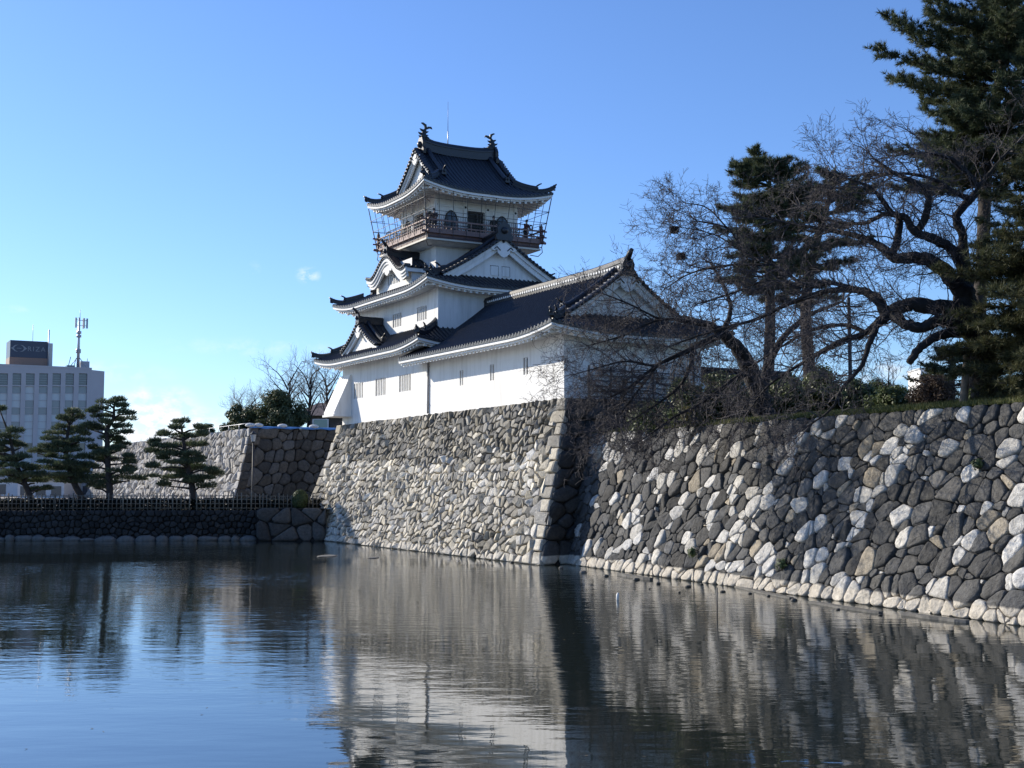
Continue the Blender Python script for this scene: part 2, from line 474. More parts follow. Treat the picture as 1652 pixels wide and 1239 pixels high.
def stone_mat(name, water_line, pale, rough=.85, nscale=9, bump=.5, bscale=14, stain=None):
    """stone with its own colour per block, fine speckle, and the pale stripe left below the usual water level"""
    m = bpy.data.materials.new(name); m.use_nodes = True
    t = m.node_tree; b = t.nodes['Principled BSDF']
    b.inputs['Roughness'].default_value = rough; b.inputs['Specular IOR Level'].default_value = .25
    vc = t.nodes.new('ShaderNodeVertexColor'); vc.layer_name = 'tint'
    geo = t.nodes.new('ShaderNodeNewGeometry')
    n = t.nodes.new('ShaderNodeTexNoise'); n.inputs['Scale'].default_value = nscale; n.inputs['Detail'].default_value = 8; n.inputs['Roughness'].default_value = .7
    t.links.new(geo.outputs['Position'], n.inputs['Vector'])
    r = t.nodes.new('ShaderNodeMapRange'); t.links.new(n.outputs['Fac'], r.inputs['Value'])
    r.inputs['From Min'].default_value = .28; r.inputs['From Max'].default_value = .72; r.inputs['To Min'].default_value = .55; r.inputs['To Max'].default_value = 1.4
    mx = t.nodes.new('ShaderNodeMixRGB'); mx.blend_type = 'MULTIPLY'; mx.inputs['Fac'].default_value = 1
    t.links.new(vc.outputs[0], mx.inputs['Color1']); t.links.new(r.outputs[0], mx.inputs['Color2'])
    nf = t.nodes.new('ShaderNodeTexNoise'); nf.inputs['Scale'].default_value = 26; nf.inputs['Detail'].default_value = 7; nf.inputs['Roughness'].default_value = .75
    t.links.new(geo.outputs['Position'], nf.inputs['Vector'])
    rf_ = t.nodes.new('ShaderNodeMapRange'); t.links.new(nf.outputs['Fac'], rf_.inputs['Value'])
    rf_.inputs['From Min'].default_value = .3; rf_.inputs['From Max'].default_value = .7; rf_.inputs['To Min'].default_value = .62; rf_.inputs['To Max'].default_value = 1.3
    mf_ = t.nodes.new('ShaderNodeMixRGB'); mf_.blend_type = 'MULTIPLY'; mf_.inputs['Fac'].default_value = 1
    t.links.new(mx.outputs[0], mf_.inputs['Color1']); t.links.new(rf_.outputs[0], mf_.inputs['Color2'])
    last = mf_.outputs[0]
    if stain:
        n3 = t.nodes.new('ShaderNodeTexNoise'); n3.inputs['Scale'].default_value = .45; n3.inputs['Detail'].default_value = 5
        t.links.new(geo.outputs['Position'], n3.inputs['Vector'])
        r3 = t.nodes.new('ShaderNodeMapRange'); t.links.new(n3.outputs['Fac'], r3.inputs['Value'])
        r3.inputs['From Min'].default_value = .5; r3.inputs['From Max'].default_value = .68; r3.inputs['To Max'].default_value = .55
        m3 = t.nodes.new('ShaderNodeMixRGB'); m3.blend_type = 'MULTIPLY'; t.links.new(r3.outputs[0], m3.inputs['Fac'])
        t.links.new(last, m3.inputs['Color1']); m3.inputs['Color2'].default_value = (*stain, 1)
        last = m3.outputs[0]
    if water_line:
        sx = t.nodes.new('ShaderNodeSeparateXYZ'); t.links.new(geo.outputs['Position'], sx.inputs[0])
        nw = t.nodes.new('ShaderNodeTexNoise'); nw.inputs['Scale'].default_value = 3.0
        t.links.new(geo.outputs['Position'], nw.inputs['Vector'])
        ad = t.nodes.new('ShaderNodeMath'); ad.operation = 'MULTIPLY_ADD'; t.links.new(nw.outputs['Fac'], ad.inputs[0]); ad.inputs[1].default_value = .10
        t.links.new(sx.outputs['Z'], ad.inputs[2])
        rr = t.nodes.new('ShaderNodeMapRange'); t.links.new(ad.outputs[0], rr.inputs['Value'])
        rr.inputs['From Min'].default_value = water_line + .03; rr.inputs['From Max'].default_value = water_line + .09
        rr.inputs['To Min'].default_value = .88; rr.inputs['To Max'].default_value = 0
        m2 = t.nodes.new('ShaderNodeMixRGB'); t.links.new(rr.outputs[0], m2.inputs['Fac'])
        pm = t.nodes.new('ShaderNodeMixRGB'); pm.blend_type = 'MULTIPLY'; pm.inputs['Fac'].default_value = .8
        pm.inputs['Color1'].default_value = (*pale, 1); t.links.new(r.outputs[0], pm.inputs['Color2'])
        t.links.new(last, m2.inputs['Color1']); t.links.new(pm.outputs[0], m2.inputs['Color2'])
        last = m2.outputs[0]
    t.links.new(last, b.inputs['Base Color'])
    n2 = t.nodes.new('ShaderNodeTexNoise'); n2.inputs['Scale'].default_value = bscale; n2.inputs['Detail'].default_value = 6; n2.inputs['Roughness'].default_value = .65
    t.links.new(geo.outputs['Position'], n2.inputs['Vector'])
    bp = t.nodes.new('ShaderNodeBump'); bp.inputs['Strength'].default_value = bump; bp.inputs['Distance'].default_value = .06
    t.links.new(n2.outputs['Fac'], bp.inputs['Height']); t.links.new(bp.outputs[0], b.inputs['Normal'])
    return m
M['gapfill'] = mat('dark_earth_gap', (.018, .017, .016), .95)
M['stone_moat'] = stone_mat('moat_stone', .44, (.50, .455, .385), nscale=5, bump=.9, bscale=10)
M['stone_base'] = stone_mat('base_stone', .42, (.52, .48, .41), nscale=6, bump=.6, stain=(.42, .42, .44))
M['stone_bank'] = stone_mat('bank_stone', 0, (.5, .48, .42), nscale=6)
M['stone_far'] = stone_mat('far_stone', 0, (.5, .48, .42), nscale=5)

def inset(h, Hh, b, curve=1.18):
    """how far the wall face has leaned in at height h"""
    t = min(max(h / Hh, -.2), 1.0)
    return b * (1 - (1 - t) ** curve) if t >= 0 else b * curve * t

# --- keep base: sunlit long face (towards -v) and shaded end face (towards -u)
BASE_H = 8.08; BV, BU = 2.12, .92; U_FAR_B, U_FAR_T = 33.2, 31.75
def P_long(s, h):
    t = s / 32.0
    iv = inset(h, BASE_H, BV); iu = inset(h, BASE_H, BU); iff = inset(h, BASE_H, U_FAR_B - U_FAR_T)
    u0 = iu; u1 = U_FAR_B - iff
    zz = h - .17 * t * (h / BASE_H)
    v = iv - .55 * t * (1 - h / BASE_H)
    return cw(v, u0 + (u1 - u0) * t, zz), NL
NL = (CF.to_3x3() @ Vector((-1, 0, .26))).normalized()
NE = (CF.to_3x3() @ Vector((0, -1, .12))).normalized()
def P_end(s, h):
    # s from the near corner into the castle
    iv = inset(h, BASE_H, BV); iu = inset(h, BASE_H, BU)
    return cw(iv + (14.0 - iv) * s / 14.0, iu, h), NE
def tint_base(x, y, rad, r_, c):
    k = r_.random()
    g = r_.uniform(.30, .58)
    if c: g = r_.uniform(.24, .46)
    # weathered darker upper courses towards the middle
    if not c and y > 5.2 and r_.random() < .75: g *= .6
    elif not c and 3.0 < y < 5.4 and r_.random() < .5: g *= 1.28
    if not c and r_.random() < .22: g *= .62
    warm = r_.uniform(.06, .18)
    col = (g * (1 + warm * .8), g * (1 + warm * .15), g * (1 - warm * 1.1))
    return col
sh = np.array([[1.0, 0.0], [0.0, 1.0]])
def lean(ang, k):
    """metric that makes cells longer by k along the direction ang"""
    c, s = math.cos(ang), math.sin(ang)
    Rm = np.array([[c, s], [-s, c]])
    return (Rm.T @ np.diag([1 / k, 1.0]) @ Rm)
BASE_O = cw(0, 0, 0)
def base_top(mb):
    pts = [cw(BV + .1, BU + .1, 7.98), cw(14, BU + .1, 7.98), cw(14, U_FAR_T, 7.8), cw(BV + .1, U_FAR_T, 7.8)]
    mb.add([tuple(p) for p in pts], [(0, 1, 2, 3)], 1, False, (.1, .1, .09))
base_t = thing('keep_stone_base', cw(0, 0, 0), 'tall leaning grey rubble stone base under the white keep, rising straight from the water', 'stone base')
stone_wall('long_face', P_long, 32.0, BASE_H, .44, lean(R(140), 1.4), tint_base, [M['stone_base'], M['gapfill']],
           None, None, BASE_O, parent=base_t,
           gap=.030, bulge=.13, tilt=.26, rough=.006, rounded=0, smooth=False, corner0=1.05, corner1=.9, corner_h=.60, seed=3, jit=.42, extra=base_top, smallfill=.25)
def tint_end(x, y, rad, r_, c):  # shade of this side is painted in as near-black stone colours
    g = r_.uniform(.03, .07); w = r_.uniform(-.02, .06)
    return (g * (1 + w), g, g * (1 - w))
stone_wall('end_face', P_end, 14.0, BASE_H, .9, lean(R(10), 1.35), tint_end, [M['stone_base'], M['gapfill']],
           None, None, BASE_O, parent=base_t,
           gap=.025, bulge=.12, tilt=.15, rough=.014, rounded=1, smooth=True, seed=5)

# --- long moat wall on the right, rounded dark and white boulders
MW_H = 6.32; MW_L = 36.0
A0 = Vector((1.70, 2.2)); A1 = Vector((-1.40, -33.7))     # (v, u) of its foot, from the base corner to beyond the frame
mdir = (A1 - A0).normalized(); mnor = Vector((mdir.y, -mdir.x))  # horizontal, towards +v checked below
if mnor.x < 0: mnor = -mnor
NM = (CF.to_3x3() @ Vector((-mnor.x, -mnor.y, .25))).normalized()
def P_moat(s, h):
    q = A0 + mdir * s + mnor * inset(h, MW_H, 1.75, 1.15)
    return cw(q.x, q.y, h), NM
def tint_moat(x, y, rad, r_, c):
    # white granite comes in loose clusters among dark andesite
    w = .23 + .15 * math.sin(x * .9 + 1.3 * math.sin(y * .8)) + .14 * math.sin(x * 2.3 - y * 1.7)
    if y < .7: w += .1
    if x < 2.6: w -= .5  # fewer pale stones by the corner, deepening its shade through colour
    k = r_.random()
    if k < max(.05, w):
        g = r_.uniform(.40, .58); t = r_.uniform(.05, .14)
        return (g, g * (1 - t * .35), g * (1 - t))
    if k > .94:
        g = r_.uniform(.2, .32); return (g * 1.15, g, g * .78)
    g = r_.uniform(.05, .105); t = r_.uniform(-.03, .09)
    if k > .86: g *= 1.5
    return (g * (1 + t * .4), g, g * (1 - t * .6))
stone_wall('moat_stone_wall', P_moat, MW_L, MW_H, .47, lean(R(34), 1.4), tint_moat, [M['stone_moat'], M['gapfill']],
           'long moat wall of rounded dark grey and white boulders running along the water on the right', 'stone wall', cw(1.7, 2.2, 0),
           gap=.017, bulge=.045, tilt=.14, rough=.012, rounded=2, smooth=True, seed=8, jit=.40, wvar=.2, smallfill=.20)

# --- low dark embankment on the left and its taller end block
BK_Y = 83.3; BK_H = 2.02
NB = Vector((0, -1, .2)).normalized()
def P_bank(s, h): return Vector((-75 + s, BK_Y + inset(h, BK_H, .35, 1.0), h)), NB
def tint_bank(x, y, rad, r_, c):
    g = r_.uniform(.016, .042); return (g, g * 1.0, g * .98)
stone_wall('embankment_wall', P_bank, 58.2, BK_H, .40, lean(0, 1.15), tint_bank, [M['stone_bank'], M['gapfill']],
           'low dark stone embankment along the far left water edge below the bamboo fences', 'stone wall', (-46, BK_Y, 0),
           gap=.02, bulge=.14, tilt=.1, rounded=1, seed=12)
def P_block(s, h):
    return Vector((-16.95 + s, BK_Y - .75 + inset(h, 2.18, .25, 1.0), h)), NB
def tint_block(x, y, rad, r_, c):
    g = r_.uniform(.045, .10); return (g * 1.05, g, g * .93)
def block_side(mb):
    x = -16.9
    mb.quad((x, BK_Y - .7, 0), (x, BK_Y + .6, 0), (x, BK_Y + .6, 2.1), (x, BK_Y - .4, 2.1), 1, (.1, .1, .09))
    mb.quad((x, BK_Y - .5, 2.08), (-12.2, BK_Y - .5, 2.08), (-12.2, BK_Y + 3, 2.08), (x, BK_Y + 3, 2.08), 1, (.1, .1, .09))
stone_wall('embankment_end_block', P_block, 4.6, 2.18, .92, lean(0, 1.3), tint_block, [M['stone_bank'], M['gapfill']],
           'short block of large squarish boulders at the embankment end against the tall keep base', 'stone wall', (-15, BK_Y - .7, 0),
           gap=.025, bulge=.10, tilt=.1, rounded=1, seed=14, extra=block_side)

# --- far stone wall behind the pines: sunlit face and shaded end
FC = at(375, 803, 99.0); FT = at(405, 691, 101.0)
FW_H = 6.35; FZ = 1.9
def P_far(s, h):
    d = CF.to_3x3() @ Vector((0, 1, 0)); e = CF.to_3x3() @ Vector((1, 0, 0))
    i = inset(h, FW_H, 1.55, 1.15)
    p = FC_0 + d * (s + inset(h, FW_H, .55) * (1 - s / 62)) + e * i
    return Vector((p.x, p.y, FZ + h)), NL
FC_0 = Vector((FC.x, FC.y, 0))
def P_far_end(s, h):
    d = CF.to_3x3() @ Vector((0, 1, 0)); e = CF.to_3x3() @ Vector((1, 0, 0))
    i = inset(h, FW_H, 1.55, 1.15)
    p = FC_0 + e * (i + s * (1 - i / 18)) + d * inset(h, FW_H, .55)
    return Vector((p.x, p.y, FZ + h)), NE
def tint_far(x, y, rad, r_, c):
    g = r_.uniform(.28, .48); w = r_.uniform(.02, .12)
    if r_.random() < .15: g *= .65
    return (g * (1 + w * .7), g, g * (1 - w))
far_t = thing('far_stone_wall', FC_0, 'distant stone wall with pale slanting rubble face and brown shaded end, behind the clipped pines', 'stone wall')
stone_wall('long_face', P_far, 62.0, FW_H, .66, lean(R(136), 1.7), tint_far, [M['stone_far'], M['gapfill']],
           None, None, FC_0, parent=far_t,
           gap=.03, bulge=.15, tilt=.28, rough=.006, rounded=1, smooth=False, corner0=.9, corner_h=.7, seed=17, smallfill=.1)
def tint_far_end(x, y, rad, r_, c):  # shade on the wall's end is mixed into these dark browns
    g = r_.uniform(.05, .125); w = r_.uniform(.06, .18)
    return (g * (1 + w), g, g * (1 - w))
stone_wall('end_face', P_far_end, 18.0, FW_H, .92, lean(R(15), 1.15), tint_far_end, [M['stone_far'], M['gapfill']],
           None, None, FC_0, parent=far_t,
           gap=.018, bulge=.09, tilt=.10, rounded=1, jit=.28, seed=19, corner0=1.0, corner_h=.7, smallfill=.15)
# ------------------------------------------------------------------ castle roofs
def V2(a): return Vector((a[0], a[1], 0))
class Roof:
    """hipped eaves all in castle coordinates (v, u, z); the same slope profile on every side"""
    def __init__(s, ze, s0, c, L, Rr, D):
        s.ze, s.s0, s.c, s.L, s.R, s.D = ze, s0, c, L, Rr, D
    def prof(s, d): return s.s0 * d + s.c * d * d
    def lift(s, e, d):
        t = max(0.0, (s.R - e) / s.R)
        return s.L * t * t * max(0, 1 - d / max(s.D * .8, .1))
    def z(s, x, d, Ln, hl=True, hr=True):
        e = min(x if hl else 1e3, Ln - x if hr else 1e3)
        return s.ze + s.prof(d) + s.lift(max(e, 0), d)

def panel(mb, rf, O, ex, ey, Ln, dmax, hl=True, hr=True, x0=0, x1=None, period=.32, N=9, caps=True):
    """corrugated tiling: columns across x, running from the eave (d=0) up to dmax(x)"""
    x1 = Ln if x1 is None else x1
    O, ex, ey = V2(O), V2(ex), V2(ey)
    n = max(1, int(round((x1 - x0) / period))); per = (x1 - x0) / n
    xs = []
    for k in range(n):
        a = x0 + k * per
        for f, h in ((0, 0), (.30, 0), (.36, .055), (.5, .085), (.64, .055), (.70, 0)):
            xs.append((a + f * per, h))
    xs.append((x1, 0))
    vs = []; fs = []; W = N + 3
    for (x, h) in xs:
        dm = max(dmax(x), .02)
        p = O + ex * x
        z0 = rf.z(x, 0, Ln, hl, hr)
        vs.append((p.x, p.y, z0 - .13)); vs.append((p.x, p.y, z0 + h * 1.15))
        for j in range(N + 1):
            d = dm * j / N
            q = p + ey * d
            vs.append((q.x, q.y, rf.z(x, d, Ln, hl, hr) + h))
    for k in range(len(xs) - 1):
        for j in range(W - 1):
            fs.append((k * W + j, (k + 1) * W + j, (k + 1) * W + j + 1, k * W + j + 1))
    mb.add(vs, fs, 0, False)
    if caps:   # round end tiles along the eave
        for k in range(n):
            x = x0 + (k + .5) * per
            p = O + ex * x - ey * .015
            c = Vector((p.x, p.y, rf.z(x, 0, Ln, hl, hr) + .005))
            r = .085
            ring = [tuple(c + ex * r * math.cos(a) + Vector((0, 0, r * math.sin(a)))) for a in [2 * math.pi * i / 8 for i in range(8)]]
            ring2 = [tuple(Vector(q) + ey * .12) for q in ring]
            mb.add(ring + ring2, [tuple(range(8))] + [(i, 8 + i, 8 + (i + 1) % 8, (i + 1) % 8) for i in range(8)], 0)

def eave(mbf, mbr, rf, O, ex, ey, Ln, over, hl=True, hr=True, deep=.85, x0=0, x1=None, raf=.42):
    """white plastered fascia, soffit and rafters under the eave"""
    x1 = Ln if x1 is None else x1
    O, ex, ey = V2(O), V2(ex), V2(ey)
    sl = rf.s0 * .55
    sec = [(.05, -.13), (.05, -.13 - .17 * deep), (.20, -.16 - .17 * deep), (.20, -.13 - .30 * deep), (.42, -.11 - .30 * deep), (over + .05, -.11 - .30 * deep + over * sl)]
    n = 28; vs = []; fs = []; m = len(sec)
    for i in range(n + 1):
        t = i / n
        for (d, dz) in sec:
            a = x0 + (d if hl and x0 == 0 else 0); b = x1 - (d if hr and x1 == Ln else 0)
            x = a + (b - a) * t
            p = O + ex * x + ey * d
            e = min(x - d if hl else 1e3, Ln - x - d if hr else 1e3)
            vs.append((p.x, p.y, rf.ze + dz + rf.lift(max(e, 0), d * .5)))
    for i in range(n):
        for j in range(m - 1):
            fs.append((i * m + j, i * m + j + 1, (i + 1) * m + j + 1, (i + 1) * m + j))
    mbf.add(vs, fs, 0)
    nr = int((x1 - x0 - .5) / raf)
    for k in range(nr + 1):
        x = x0 + .25 + (x1 - x0 - .5) * k / max(nr, 1)
        dd = min(over, (x if hl else 1e3), (Ln - x if hr else 1e3))
        if dd < .4: continue
        e = min(x if hl else 1e3, Ln - x if hr else 1e3)
        w = .075
        pts = []
        for (d, up) in ((.27, 0), (dd, 0)):
            p = O + ex * x + ey * d
            z = rf.ze - .11 - .30 * deep + max(0, d - .42) * sl + rf.lift(max(e - d * .3, 0), d * .5)
            pts.append((p, z))
        (p, z), (q, y) = pts
        h = .12
        v8 = []
        for (pp, zz) in pts:
            for sgn in (-1, 1):
                a = pp + ex * w * sgn
                v8 += [(a.x, a.y, zz + .02), (a.x, a.y, zz - h)]
        mbr.add(v8, [(0, 1, 3, 2), (4, 6, 7, 5), (0, 4, 5, 1), (2, 3, 7, 6), (1, 5, 7, 3), (0, 2, 6, 4)], 0)

RIDGE = [(-.17, -.1), (-.17, .2), (-.21, .2), (-.21, .25), (-.12, .36), (0, .41), (.12, .36), (.21, .25), (.21, .2), (.17, .2), (.17, -.1)]
def sec_scale(k, kz=None): return [(a * k, b * (kz or k)) for a, b in RIDGE]
def oni(mb, c, dirv, w=.55, h=.75, t=.16, horn=True):
    """ridge-end tile: a scalloped plate with a rounded top, facing dirv"""
    d = V2(dirv).normalized(); l = Vector((d.y, -d.x, 0)); c = Vector(c)
    poly = []
    for (a, b) in ((-.5, -.1), (-.56, .15), (-.4, .3), (-.45, .55), (-.3, .8), (0, .98), (.3, .8), (.45, .55), (.4, .3), (.56, .15), (.5, -.1)):
        poly.append(c + l * a * w + Vector((0, 0, b * h)))
    mb.prism(poly, d * t)
    mb.ball(c + d * (t + .02) + Vector((0, 0, .45 * h)), (w * .22, w * .22, h * .2))
    if horn: mb.tube([c + d * t * .5 + Vector((0, 0, h * .85)), c + d * (t + .12) + Vector((0, 0, h * 1.15)), c + d * (t + .3) + Vector((0, 0, h * 1.32))], [.1 * w / .5, .085 * w / .5, .06 * w / .5], 8)

def hip_ridge(tier, rf, corner, dirv, g, k=.62, over=.0):
    """ridge along the 45 degree hip from the corner inwards, its tip swept up"""
    mb = MB(); tier.own.append((mb, 'hip_ridge'))
    c = V2(corner); d = V2(dirv)
    pts = []
    for i in range(15):
        t = -over + (g + over) * i / 14
        p = c + d * t
        z = rf.ze + rf.prof(max(t, 0)) + rf.lift(max(t, 0), max(t, 0)) + .02 + .22 * max(0, 1 - t / .9) ** 2
        pts.append((p.x, p.y, z))
    mb.sweep(pts, sec_scale(k))
    oni(mb, (pts[0][0], pts[0][1], pts[0][2] - .05), -d, .32, .36, .09, False)
    mb.tube([Vector(pts[1]) + Vector((0, 0, .3 * k)), Vector(pts[0]) + Vector((0, 0, .34 * k)) - d.normalized() * .1, Vector(pts[0]) + Vector((0, 0, .55 * k)) - d.normalized() * .22], [.085, .08, .045], 8)
    # second short tier, stepping up further from the tip
    if g > 1.6:
        q = [Vector(p) + Vector((0, 0, .24)) for p in pts[6:]]
        mb.sweep(q, sec_scale(k * .8)); oni(mb, q[0] - Vector((0, 0, .1)), -d, .3, .34, .09)

def gable(mbt, owner, edge, plane, out, side, thick=.5, board=.5, wall_in=.45, ornament=True, slots=True, caps=True, ridge_k=.8, ridge_d=.55):
    """edge: list of (a, z) from one foot over the apex to the other, a along 'side' (unit plan vector);
    plane: plan point of a=0 at the outer verge; out: unit plan vector pointing out of the gable"""
    mbw, mbd = MB(), MB()
    mbt = MB(); owner.append((mbt, 'verge_tiles'))
    P0 = V2(plane); o = V2(out); sd = V2(side)
    def p3(a, z, k=0.0): return P0 + sd * a + o * k + Vector((0, 0, z))
    n = len(edge); mid = n // 2
    # white bargeboards following the curve, in two steps
    for (k0, k1, up, dn) in ((-.10, -.24, -.06, -.06 - board * .42), (-.20, -.34, -.06 - board * .38, -.06 - board)):
        vs = []; fs = []
        for (a, z) in edge:
            for (k, dz) in ((k0, up), (k0, dn), (k1, dn), (k1, up)): vs.append(tuple(p3(a * (1.0 if dz == up else 1.0), z + dz, k)))
        for i in range(n - 1):
            for j in range(4):
                fs.append((i * 4 + j, i * 4 + (j + 1) % 4, (i + 1) * 4 + (j + 1) % 4, (i + 1) * 4 + j))
        fs += [(0, 1, 2, 3), tuple((n - 1) * 4 + j for j in (3, 2, 1, 0))]
        mbw.add(vs, fs)
    # gable wall
    poly = [p3(a, z - .05, -wall_in) for (a, z) in edge]
    zb = min(edge[0][1], edge[-1][1]) - .1
    m = len(poly)
    mbw.add([tuple(q) for q in poly] + [tuple(Vector((q.x, q.y, zb))) for q in poly], [(i, i + 1, m + i + 1, m + i) for i in range(m - 1)])
    # tiled verge: a dark band on the rake with a row of round tile ends
    vs = []; fs = []
    sec = [(.03, -.07), (.03, .10), (-.10, .16), (-.32, .15), (-.40, .04), (-.40, -.05)]
    for (a, z) in edge:
        for (k, dz) in sec: vs.append(tuple(p3(a, z + dz, k)))
    ns = len(sec)
    for i in range(n - 1):
        for j in range(ns):
            fs.append((i * ns + j, i * ns + (j + 1) % ns, (i + 1) * ns + (j + 1) % ns, (i + 1) * ns + j))
    mbt.add(vs, fs)
    if caps:
        acc = 0.0
        for i in range(n - 1):
            a0, z0 = edge[i]; a1, z1 = edge[i + 1]
            L_ = math.hypot(a1 - a0, z1 - z0); s_ = .3 - acc if acc else 0.0
            while s_ < L_:
                t = s_ / L_
                c = p3(a0 + (a1 - a0) * t, z0 + (z1 - z0) * t + .04, .08)
                mbt.tube([c, c - o * .5 + Vector((0, 0, .06))], .085, 7)
                s_ += .3
            acc = (L_ - (s_ - .3)) % .3
    # descending ridges set in from the verge
    if ridge_d:
        for half in (edge[:mid + 1], edge[mid:][::-1]):
            h = [(a, z) for a, z in half]
            h = h[max(1, len(h) // 7):]
            pts = [p3(a, z + .06, -ridge_d) for (a, z) in h]
            pts[0] = pts[0] + Vector((0, 0, .12))
            mbt.sweep(pts, sec_scale(ridge_k), side=o)
            dd = (pts[0] - pts[1]); dd.z = 0
            oni(mbt, pts[0] - Vector((0, 0, .05)), dd, .34, .42, .1, True)
    if ornament:
        # gegyo: carved white pendant under the apex with curled wings
        za = edge[mid][1] - board * 1.02; a0 = edge[mid][0]; w = (edge[-1][0] - edge[0][0]); k = max(.5, min(1.0, w / 7))
        shp = [(0, .12), (.35, .02), (.62, -.16), (.85, -.10), (.95, -.28), (.70, -.40), (.48, -.30), (.42, -.52), (.22, -.72), (0, -.82)]
        poly = [(x * k, y * k) for x, y in shp] + [(-x * k, y * k) for x, y in shp[-2:0:-1]]
        mbw.prism([p3(a0 + x, za + y + .12 * k, -.12) for x, y in poly], o * .1)
        for s_ in (-1, 1):
            mbd.tube([p3(a0 + s_ * .25 * k, za - .25 * k, 0), p3(a0 + s_ * .5 * k, za - .02 * k, 0.0), p3(a0 + s_ * .68 * k, za - .16 * k, 0.0)], .035 * k, 5)
        st = p3(a0, za + .38 * k, -.06)
        for an in range(4):
            an_ = an * math.pi / 4
            e = sd * math.cos(an_) * .11 * k + Vector((0, 0, math.sin(an_) * .11 * k))
            mbd.tube([st - e, st + e], .03, 4)
    if slots:
        # a pair of closed square shutters outlined in the gable wall
        za = edge[mid][1] - board * 1.0 - 1.22; a0 = edge[mid][0]
        for s_ in (-1, 1):
            c = a0 + s_ * .42
            mbw.b2(*(lambda p, q: (tuple(p), tuple(q)))(p3(c - .26, za - .62, -wall_in - .02), p3(c + .26, za, -wall_in + .06)))
            mbd.prism([p3(c - .30, za, -wall_in + .012), p3(c + .30, za, -wall_in + .012), p3(c + .30, za + .04, -wall_in + .012), p3(c - .30, za + .04, -wall_in + .012)], o * .01)
            mbd.prism([p3(c + .27, za - .62, -wall_in + .012), p3(c + .31, za - .62, -wall_in + .012), p3(c + .31, za, -wall_in + .012), p3(c + .27, za, -wall_in + .012)], o * .01)
    gable_end(mbw, mbd, owner)

def gable_end(mbw, mbd, owner):
    b = len(mbw.v)
    mbw.v.extend(mbd.v)
    for f, sm in zip(mbd.f, mbd.sm):
        mbw.f.append(tuple(i + b for i in f)); mbw.mi.append(1); mbw.sm.append(sm); mbw.col.append(None)
    owner.append((mbw, 'gable'))

def wall_holes(mb, axis, const, a0, a1, z0, z1, holes, depth, mi=0):
    """wall face at local x=const (axis 'v': runs along u) or y=const (axis 'u': runs along v), with rectangular openings and their reveals"""
    A = sorted({a0, a1} | {h[0] for h in holes} | {h[1] for h in holes}); Z = sorted({z0, z1} | {h[2] for h in holes} | {h[3] for h in holes})
    def p(a, z, d=0.0): return (const + d, a, z) if axis == 'v' else (a, const + d, z)
    for i in range(len(A) - 1):
        for j in range(len(Z) - 1):
            ca, cz = (A[i] + A[i + 1]) / 2, (Z[j] + Z[j + 1]) / 2
            if any(h[0] < ca < h[1] and h[2] < cz < h[3] for h in holes): continue
            mb.quad(p(A[i], Z[j]), p(A[i + 1], Z[j]), p(A[i + 1], Z[j + 1]), p(A[i], Z[j + 1]), mi)
    for (b0, b1, y0, y1) in holes:
        for q in (((b0, y0), (b1, y0)), ((b1, y0), (b1, y1)), ((b1, y1), (b0, y1)), ((b0, y1), (b0, y0))):
            (a, z), (b, w) = q
            mb.quad(p(a, z), p(b, w), p(b, w, depth), p(a, z, depth), mi)

def barred_window(parent, axis, const, hole, nb, depth=.24, name='window'):
    """recess with plastered vertical bars"""
    b0, b1, y0, y1 = hole
    m = MB()
    def p(a, z, d=0.0): return (const + d, a, z) if axis == 'v' else (a, const + d, z)
    m.quad(p(b0, y0, depth - .01), p(b1, y0, depth - .01), p(b1, y1, depth - .01), p(b0, y1, depth - .01), 0)
    w = m.build(name, M['slot'], parent); w['_o'] = parent['_o']
    mbar = MB(); n = nb; W_ = b1 - b0
    for k in range(n):
        c = b0 + W_ * (k + 1) / (n + 1); h = W_ / (n + 1) * .20
        mbar.b2(p(c - h, y0 + .002, .012), p(c + h, y1 - .002, .065))
    bars = mbar.build('window_bars', M['plaster_trim'], w)
    return w

# ------------------------------------------------------------------ the keep
UC, VC = 24.5, 8.0
keep = castle_thing('castle_keep', VC, UC, 8.0, 'tall white tiered castle keep with dark tiled roofs and a railed gallery at its top', 'castle keep')
class Tier:
    def __init__(s, name='roof'):
        s.name = name; s.tile, s.ridge, s.eave, s.raf, s.own = MB(), MB(), MB(), MB(), []
    def build(s, parent):
        r = s.tile.build(s.name, M['tile'], parent); r['_o'] = parent['_o']
        if s.ridge.v: s.ridge.build('roof_ridge', M['tile'], r)
        if s.eave.v: s.eave.build('eave', M['plaster_trim'], r)
        if s.raf.v: s.raf.build('rafters', M['plaster_trim'], r)
        for mb, nm in s.own: mb.build(nm, [M['tile']] if nm in ('hip_ridge', 'verge_tiles') else [M['plaster'], M['slot']], r)
        return r
T1 = Tier(); k_tile, k_eave, k_raf, k_ridge = T1.tile, T1.eave, T1.raf, T1.ridge

# first storey walls: flush with the wing on the water side
VW = 2.35
W1 = dict(v0=VW, v1=13.65, u0=17.2, u1=31.45, z0=7.7, z1=12.3)
wins1 = [(27.72, 29.35, 9.63, 10.68), (23.85, 25.5, 9.6, 10.74), (19.9, 21.65, 9.63, 10.68)]
mw = MB()
wall_holes(mw, 'v', W1['v0'], W1['u0'], W1['u1'], W1['z0'], W1['z1'], wins1, .26)
wall_holes(mw, 'u', W1['u1'], W1['v0'], W1['v1'], W1['z0'], W1['z1'], [], .2)
wall_holes(mw, 'u', W1['u0'], W1['v0'], W1['v1'], W1['z0'], W1['z1'], [], .2)
